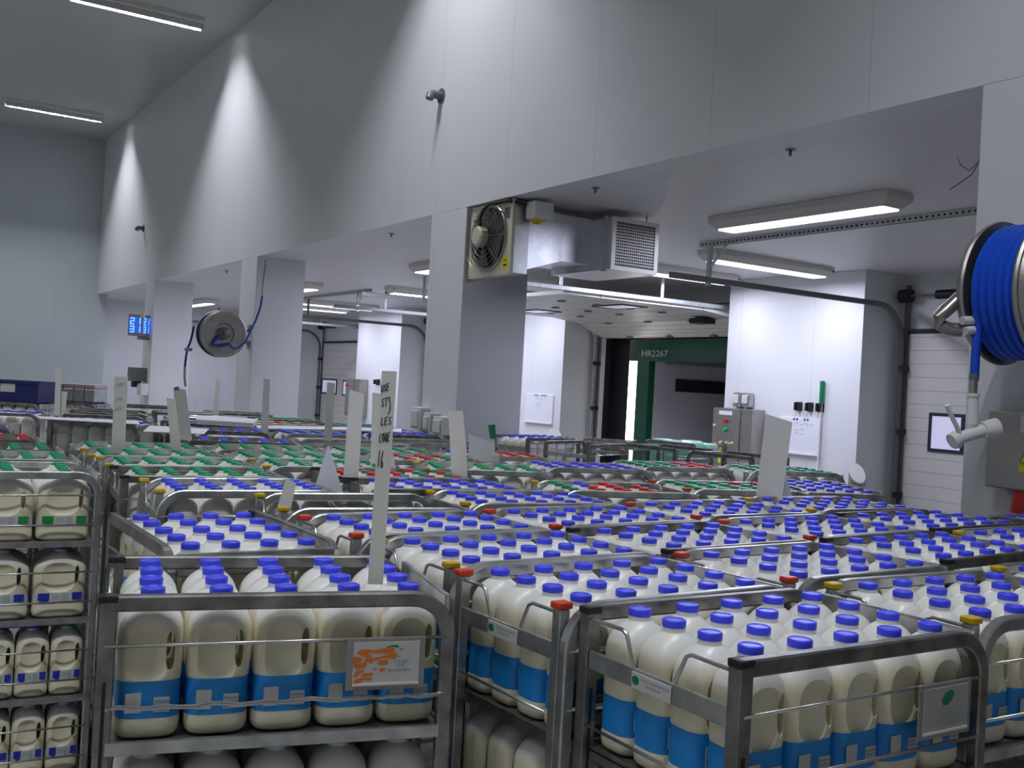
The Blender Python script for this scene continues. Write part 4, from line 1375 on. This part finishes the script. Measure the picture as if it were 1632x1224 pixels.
b0, b1 = atx(206, 585, 4.0), atx(223, 609, 4.0)
t = thing('wall_control_box', 'small grey box with black gland low on the farthest pillar', 'control box', (XW, 18.4, b1.z))
put('enclosure', MB().box((-.27, -.11, 0), (-.0005, .13, b0.z - b1.z), M_GREYM, .006), t)
put('gland', MB().box((-.22, -.08, -.10), (-.08, .06, -.0005), M_BLACK, .01), t)
t = thing('wall_socket', 'white socket block below the small grey box on the farthest pillar', 'socket', (XW, 18.2, b1.z - .10))
put('housing', MB().box((-.14, -.12, -.13), (-.0005, .1, .07), M_WHITE, .01), t)
put('cover', MB().box((-.16, -.09, -.10), (-.1401, .07, .04), M_WHITE, .006), t)

# ------------------------------------------------------------------ things on the wall blocks
yA, yB = atx(1158, 650, XF).y, atx(1220, 650, XF).y
zA, zB = atx(1160, 650, XF).z, .86
t = thing('control_cabinet', 'steel door control cabinet with red switch beside the open bay', 'control cabinet', (XF, (yA + yB) / 2, zB))
L = local(t)
dx = .22
lbox(t, (XF - dx, yB, zB), (XF - .0005, yA, zA), M_STAIN, 'enclosure', .006)
w = yA - yB
lbox(t, (XF - dx - .014, yB + w * .28, zB + .015), (XF - dx - .0003, yA - .012, zA - .012), M_STAIN, 'door', .004)
fx = XF - dx - .0142
lbox(t, (fx - .003, yA - w * .52, zA - .085), (fx, yA - w * .18, zA - .035), M_WHITE, 'name_strip')
for dz, mm, nm in ((.155, M_RED, 'red_button'), (.265, M_GREENLED, 'green_button')):
    put(nm, MB().cyl(L @ Vector((fx, yA - w * .37, zA - dz)), L @ Vector((fx - .035, yA - w * .37, zA - dz)), .024, mm, 16), t)
for k in range(5):
    put('indicator', MB().cyl(L @ Vector((fx, yA - w * (.27 + k * .075), zA - .42 - .01 * (k % 2))), L @ Vector((fx - .02, yA - w * (.27 + k * .075), zA - .42 - .01 * (k % 2))), .013, (M_WHITE, M_RED, M_WHITE, M_YELLOW, M_WHITE)[k], 10), t)
put('latch', MB().cyl(L @ Vector((fx, yA - .05, zA - .22)), L @ Vector((fx - .02, yA - .05, zA - .22)), .014, M_WHITE, 10), t)
sw = put('isolator_plate', MB().box(tuple(L @ Vector((fx - .01, yA - .19, zB + .06))), tuple(L @ Vector((fx, yA - .07, zB + .20))), M_YELLOW).box(tuple(L @ Vector((fx - .012, yA - .19, zB + .20))), tuple(L @ Vector((fx, yA - .06, zB + .31))), M_POSTY, .01), t, label='yellow isolator plate')
put('rotary_switch', MB().cyl(L @ Vector((fx - .012, yA - .12, zB + .26)), L @ Vector((fx - .075, yA - .12, zB + .26)), .05, M_RED, 18, .04), sw, label='red rotary switch')
t = thing('wall_socket', 'pair of grey sockets above the steel control cabinet', 'socket', (XF, yA - .32, zA + .11))
for k in (-1, 1):
    put('housing', MB().box((-.08, k * .075 - .065, -.09), (-.0005, k * .075 + .065, .09), M_TRACK, .01), t)
    put('cover', MB().box((-.11, k * .075 - .045, -.05), (-.0801, k * .075 + .045, .06), M_HOUSING, .01), t)

for n_, (px, py) in enumerate(((1274.5, 648), (1292, 649), (1309, 650))):
    p = atx(px, py, XF)
    t = thing('tool_clip', ('black tool clip on the bright wall block, beside the cabinet', 'black tool clip on the bright wall block, middle of three', 'black tool clip on the bright wall block, holding the green-ended pole')[n_], 'tool clip', tuple(p), 0, 'black tool clips')
    put('backplate', MB().box((-.010, -.042, -.05), (-.0005, .042, .055), M_BLACK, .004), t)
    for s_ in (-1, 1):
        put('jaw', MB().box((-.060, s_ * .027 - .012, -.045), (-.0101, s_ * .027 + .012, .05), M_BLACK, .006), t)
p = atx(1313, 630, XF)
t = thing('squeegee_pole', 'white pole with green grip hung on the bright wall block', 'pole', (XF - .036, p.y, .55))
put('shaft', MB().cyl((0, 0, .25), (0, 0, p.z - .55 - .10), .0145, M_WHITE, 12), t)
put('grip', MB().cyl((0, 0, p.z - .65), (0, 0, p.z - .55 + .16), .026, M_GREEN, 14), t, label='green grip')
put('head', MB().box((-.02, -.22, .17), (.02, .22, .25), M_GREEN, .008), t)


def whiteboard(px0, py0, px1, py1, label, seed):
    a_, b_ = atx(px0, py0, XF), atx(px1, py1, XF)
    t = thing('whiteboard', label, 'whiteboard', (XF, (a_.y + b_.y) / 2, b_.z))
    w, h = a_.y - b_.y, a_.z - b_.z
    put('board', MB().box((-.02, -w / 2, 0), (-.0005, w / 2, h), M_CARDB, .003), t)
    put('pen_ledge', MB().box((-.045, -w / 2, -.02), (-.0005, w / 2, -.0005), M_WHITE, .003), t)
    m = MB()
    rnd = random.Random(seed)
    org, ex, ez, nr = Vector((-.0208, w / 2, 0)), Vector((0, -1, 0)), Vector((0, 0, 1)), Vector((-1, 0, 0))
    for k, (u0, u1) in enumerate(((.34, .48), (.60, .72)) if seed == 1 else ((.32, .44), (.56, .78))):
        x = u0 * w
        while x < u1 * w:
            m.stroke([(x, h * .94), (x + .02, h * 1.0 - .004), (x + .022, h * .93), (x + .004, h * .965), (x + .024, h * .97)], .009, org, ex, ez, nr, M_BLUEINK)
            x += .045
    for row in (.84, .66, .55):
        x = w * .38
        for q in range(2 if row < .8 else 4):
            pts = [(x, h * row)]
            for z in range(4):
                pts.append((pts[-1][0] + rnd.uniform(.008, .02), h * row + rnd.uniform(-.02, .02)))
            m.stroke(pts, .005, org, ex, ez, nr, M_PRINT)
            x = pts[-1][0] + .02
    put('pen_marks', m, t, label='blue heading and grey scribbles')


whiteboard(1245, 664, 1306, 725, 'white notice board with blue heading under the black tool clips', 1)
whiteboard(840, 627, 881, 675, 'white notice board left of the open bay, beyond the fan pillar', 2)

yq = atx(563, 650, XF).y
t = thing('control_cabinet', 'small steel cabinet on the far wall block behind the plain tall card', 'control cabinet', (XF, yq - .3, .9))
put('enclosure', MB().box((-.2, -.40, 0), (-.0005, .30, .80), M_STAIN, .006), t)
put('door', MB().box((-.214, -.12, .02), (-.2003, .29, .78), M_STAIN, .004), t)
put('red_button', MB().cyl((-.2142, .2, .66), (-.25, .2, .66), .03, M_RED, 14), t)
p = atx(603, 609, XF)
t = thing('tool_clip', 'black tool clip on the far wall block beside the written strip', 'tool clip', tuple(p))
put('backplate', MB().box((-.012, -.09, -.06), (-.0005, .09, .06), M_BLACK, .004), t)
for s_ in (-1, 1):
    put('jaw', MB().box((-.085, s_ * .06 - .016, -.045), (-.0121, s_ * .06 + .016, .05), M_BLACK, .008), t)


def bollard(x, y, h, r, label):
    t = thing('bollard', label, 'bollard', (x, y, 0))
    n = 28
    lo = [Vector((r * math.cos(2 * PI * i / n), r * math.sin(2 * PI * i / n), 0.012)) for i in range(n)]
    hi = [v + Vector((0, 0, h + .9 * (v.x * .45 + v.y * .9) * 1.25)) for v in lo]
    hi2 = [v + Vector((0, 0, .012)) for v in hi]
    put('post', MB().loft([lo, hi], M_STAIN, cap=True), t)
    put('slanted_cap', MB().loft([hi, hi2], M_WHITE, cap=True), t, label='white slanted top')
    put('base_plate', MB().cyl((0, 0, 0), (0, 0, .012), r * 1.5, M_STEEL, 24), t)


bp = at(1366, 757, 11.0)
bollard(bp.x, bp.y, bp.z, .087, 'steel bollard with slanted white top right of the notice board')
bp = at(884, 697, 15.6)
bollard(bp.x, bp.y, bp.z, .10, 'steel bollard with slanted white top left of the open bay')

# ------------------------------------------------------------------ wall stubs and ceiling fixings
for px, py, sc, lab in ((704, 153, 1.0, 'grey pipe stub high on the bulkhead, bigger of the two'), (229, 364, 1.0, 'grey pipe stub high on the bulkhead, smaller farther one')):
    p = atx(px, py, XW)
    t = thing('pipe_stub', lab, 'pipe stub', tuple(p))
    put('flange', MB().cyl((-.012, 0, 0), (-.0005, 0, 0), .065, M_GREYM, 18), t)
    put('elbow', MB().tube([(-.01, 0, 0), (-.09, 0, 0), (-.115, -.004, -.012), (-.125, -.008, -.05)], .036, m=M_GREYM, n=14, up=(0, 1, 0)), t)
for px, py, lab in ((1260, 238, 'small cross-shaped fixing on the dock ceiling before the nearest pillar'), (949, 299, 'small round fixing on the dock ceiling right of the fan'), (624, 372, 'small fixing on the dock ceiling left of the fan pillar'), (361, 431, 'small fixing on the dock ceiling above the steel-disc reel')):
    p = atz(px, py, ZD)
    t = thing('ceiling_fixing', lab, 'fixing', tuple(p))
    put('washer', MB().cyl((0, 0, -.006), (0, 0, -.0005), .03, M_GREYM, 14), t)
    put('stud', MB().cyl((0, 0, -.04), (0, 0, -.0061), .009, M_GREYM, 8), t)
p = atz(1545, 252, ZD)
t = thing('ceiling_wire', 'thin grey wire loop hanging from the dock ceiling by the nearest pillar', 'wire', tuple(p))
L = local(t)
dw = (p - CAM).dot(AX_F)
put('loop', MB().tube([L @ q for q in (p - Vector((0, 0, .001)), at(1562, 240, dw - .03), at(1560, 258, dw - .05), at(1545, 272, dw - .06), at(1530, 262, dw - .05), at(1526, 248, dw - .03), at(1532, 238, dw - .02))], .003, m=M_GREYM, n=6, up=(.2, .3, 1)), t)
put('tail', MB().tube([L @ q for q in (at(1560, 258, dw - .05), at(1550, 277, dw - .06), at(1532, 290, dw - .06), at(1514, 302, dw - .06))], .003, m=M_GREYM, n=6, up=(.2, .3, 1)), t)


# ------------------------------------------------------------------ cards and sheets among the trolleys
def card(label, quad, d, m=M_CARD, th=.0015, name='card', d2=None, deep=True):
    """A stiff card standing in a trolley; QUAD its corners from the bottom left round, D its distance."""
    d2 = d2 or d
    pts = [at(q[0], q[1], d if i in (0, 1) or len(quad) == 3 else d2) for i, q in enumerate(quad)]
    for k in (0, 1):
        if deep and pts[k].z > 1.28:          # stands down among the jugs
            pts[k] = pts[k] - Vector((0, 0, min(.10, pts[k].z - 1.24)))
    base = (pts[0] + pts[1]) / 2
    pts = [p - base for p in pts]
    b = MB().slab(pts, AX_F * th, m)
    o = put(name, b, None, label, 'card', 'cards standing in the trolleys')
    o.location = base
    return o, base


dA = 1.975
qa = [(586, 931), (610, 932), (632.5, 592), (608.5, 591)]
oA, bA = card('tallest white card strip, handwritten USE ST3 LES CODE 16 in black', qa, dA, name='card_strip', deep=False)
ink = MB()
LET = {'U': [[(0, 1), (.05, .15), (.35, 0), (.8, .2), (1, 1)]], 'S': [[(.9, 1), (.25, .85), (.2, .55), (.75, .4), (.6, .05), (0, .1)]], 'E': [[(.1, 1), (.0, 0), (.8, .05)], [(.05, .5), (.7, .6)], [(.1, 1), (.9, 1.05)]],
       'T': [[(0, .95), (1, 1)], [(.5, 1), (.45, 0)]], '3': [[(0, .95), (.7, 1), (.35, .6), (.9, .3), (1.0, -.4), (.7, -.95), (.1, -1.1)]], 'L': [[(.25, 1), (.05, 0), (.8, .15)]], 'C': [[(.9, 1), (.3, .8), (.05, .4), (.35, 0), (.9, .05)]],
       'O': [[(.5, 1), (.05, .5), (.45, 0), (.95, .4), (.55, 1)]], 'D': [[(.1, 1), (.2, 0)], [(0, 1), (.8, .85), (.75, .2), (.2, 0)]], '1': [[(.65, 1), (.35, 0)]], '6': [[(.75, 1), (.2, .4), (.25, .02), (.75, .0), (.85, .3), (.3, .32)]]}


def hand(text, x0, y0, x1, y1, h, dep, w, m, mesh, base):
    """Hand lettering: TEXT spread from pixel x0,y0 to x1,y1 with letters H high, laid on the card at distance DEP."""
    n = len(text)
    for k, ch in enumerate(text):
        fx = (k) / n
        cx, cy = x0 + (x1 - x0) * fx, y0 + (y1 - y0) * fx
        lw = (x1 - x0) / n * .78
        for st in LET[ch]:
            P = [at(cx + u * lw + v * h * .06, cy - v * h, dep) for u, v in st]
            org = P[0]
            pts = [((p - org).dot(AX_R), (p - org).dot(AX_U)) for p in P]
            mesh.stroke(pts, w, org - base - AX_F * .0008, AX_R, AX_U, -AX_F, m)


for txt, x0, y0, x1, y1, h in (('USE', 607.5, 625, 621, 621, 11), ('ST3', 608, 648, 623, 645, 13), ('LES', 607, 678, 625, 676, 12), ('CODE', 604, 705, 622, 703, 14), ('16', 601, 744, 611, 746, 26)):
    hand(txt, x0, y0, x1, y1, h, dA - .0005, .0016, M_INK, ink, bA)
put('lettering', ink, oA, label='black marker handwriting')

card('broad plain card behind the tall handwritten strip', [(592, 722), (635, 724), (622, 700), (615, 627), (593.5, 626)], 4.9)
card('plain white strip with slanted top, standing left of the handwritten one', [(547, 757), (571, 759), (580, 628), (557, 621)], 4.25)
card('small white triangle card among green caps', [(499, 755), (551, 768), (523, 708)], 3.95, M_CARDB, name='triangle_card')
card('short white strip leaning in the empty-topped trolley', [(440, 815), (462, 818), (472, 770), (456, 762)], 3.45)
o, bs = card('far white strip with faint blue writing over the green caps', [(178, 712), (199.5, 712.5), (204, 600.5), (182.5, 600)], 5.05)
for k, (tx, y) in enumerate((('a', 618), ('b', 641), ('c', 656))):
    ink = MB()
    P = [at(184.5 - k * .8 + u * 13, y - v * 9, 5.0495) for u, v in ((0, .1), (.25, .7), (.4, .2), (.6, .9), (.7, .3), (.95, .8))]
    ink.stroke([((w - P[0]).dot(AX_R), (w - P[0]).dot(AX_U)) for w in P], .004, P[0] - bs - AX_F * .0008, AX_R, AX_U, -AX_F, M_PALEINK)
    put('lettering', ink, o, label='faint blue handwriting')
card('white strip leaning forward in front of a wider leaning card', [(276, 709), (293, 711), (279, 636), (265, 634)], 5.2)
o, bs = card('wider white card leaning behind the forward strip', [(285, 673), (308, 677), (296, 621), (276, 617)], 6.1)
ink = MB()
hand('E', 279, 621, 288, 618, 4, 6.0995, .006, M_BLUEINK, ink, bs)
put('lettering', ink, o)
card('narrow white strip in front of the stacked pink packs', [(86.5, 646), (96, 647), (98, 587), (89.5, 585)], 8.9)
card('small white card beside the narrow strip by the pink packs', [(96, 647), (104, 647), (107.5, 625), (98, 623)], 8.92)
card('narrow white strip below the steel-disc hose reel', [(339, 659), (348, 660), (352, 606), (344.5, 604)], 8.6)
card('white strip in front of the second pillar', [(416, 675), (428.5, 676), (430.5, 605), (420, 603)], 7.3)
card('white strip before the left window of the far door', [(517.5, 677), (530, 679), (534, 611), (521.5, 609)], 6.6)
card('tall pale card leaning against the sockets of the fan pillar', [(722, 736), (747, 732), (744, 722), (738, 654.5), (714.5, 655)], 4.75)
card('folded white card below the green-handled brush', [(747.5, 724), (783, 728), (787, 707), (775, 702), (747.5, 692)], 5.6, M_CARDB)
card('wide pale card in front of the notice board', [(1205, 766), (1247, 769), (1263, 673), (1221, 660)], 4.35, M_CARD)
card('small white triangle card at the foot of the wide pale card', [(1247, 766), (1267, 768), (1251, 746)], 4.5, M_CARDB, name='triangle_card')


def sheet(label, pts, z, th, m=M_CARDB, name='board_sheet'):
    P = [atz(x, y, z) for x, y in pts]
    c = sum(P, Vector()) / len(P)
    o = put(name, MB().slab([p - c for p in P], (0, 0, th), m), None, label, 'sheet', 'white sheets lying on the trolleys')
    o.location = c


sheet('long thin white sheet lying on the trolley with bare jug shoulders', [(58, 664), (218, 672), (224, 677), (64, 668)], 1.302, .004)
sheet('white sheet lying under the two leaning cards', [(227.5, 688.5), (325, 692.5), (333, 684), (239, 679)], 1.302, .004)
sheet('thick white slab lying behind the two leaning cards', [(312, 676), (404, 682), (410, 675), (345, 669), (312, 669)], 1.302, .035)
sheet('long white sheet lying above the far blocks of blue caps', [(410, 684), (560, 687), (640, 690), (640, 685), (552, 682), (408, 679)], 1.302, .008)

# green-handled brush among the red caps
p0, p1, p2 = at(787, 724, 5.75), at(786, 699, 5.75), at(783.5, 677, 5.75)
t = thing('hand_brush', 'green-handled brush standing upright among red caps', 'brush', tuple(p0))
L = local(t)
put('shaft', MB().cyl(L @ p0, L @ p1, .008, M_WHITE, 10), t)
put('grip', MB().cyl(L @ p1, L @ p2, .018, M_GREEN, 14, .020), t, label='green grip')
put('head', MB().box((-.03, -.015, -.05), (.03, .015, -.0005), M_WHITE, .004), t)

# navy crate, pink packs, mint packs
def crate(name, label, cat, x, y, yaw, sx, sy, sz, z, m, m2):
    t = thing(name, label, cat, (x, y, z), math.radians(yaw))
    b = MB()
    w = .018
    b.box((-sx, -sy, 0), (sx, sy, w), m)
    for lo, hi in (((-sx, -sy), (sx, -sy + w)), ((-sx, sy - w), (sx, sy)), ((-sx, -sy + w), (-sx + w, sy - w)), ((sx - w, -sy + w), (sx, sy - w))):
        b.box((lo[0], lo[1], w), (hi[0], hi[1], sz), m)
    put('shell', b, t)
    r_ = MB()
    r_.box((-sx - .012, -sy - .012, sz - .03), (sx + .012, -sy - .0005, sz), m, .003)
    r_.box((-sx - .012, sy + .0005, sz - .03), (sx + .012, sy + .012, sz), m, .003)
    put('rim', r_, t)
    if m2:
        put('label_card', MB().box((-.07, -sy - .004, sz * .45), (.07, -sy - .0005, sz * .85), m2), t, label='pale label on the side')
    return t


crx, cry = DEF['far milk trolley that carries the navy crate'][:2]
pkx, pky = DEF['far milk trolley beneath the stacked pink packs'][:2]
crate('plastic_crate', 'navy plastic crate with a pale label standing on a far trolley', 'crate', crx, cry, -33, .29, .19, .20, 1.3055, M_CRATE, M_LABW)
t = thing('pack_stack', 'pink-topped wrapped packs stacked on a far trolley by the wall', 'packs', (pkx, pky, 1.3055), math.radians(-33))
for k in range(5):
    put('pack', MB().box((-.28 + k * .112, -.17, 0), (-.175 + k * .112, .17, .14), M_TRACK, .01).box((-.28 + k * .112, -.17, .1405), (-.175 + k * .112, .17, .185), M_PINK, .008), t)
mx_, my_ = DEF['milk trolley loaded with mint-green wrapped packs in the open bay'][:2]
t = thing('wrapped_packs', 'mint-green wrapped packs lying on the trolley in the open bay', 'packs', (mx_, my_, SHELF[-1] + .005), math.radians(92))
for i in range(3):
    for j in range(2):
        put('pack', MB().box((-.27 + i * .185, -.17 + j * .175, 0), (-.09 + i * .185, -.0 + j * .175, .255 + .012 * ((i + j) % 2)), M_MINT, .03), t)
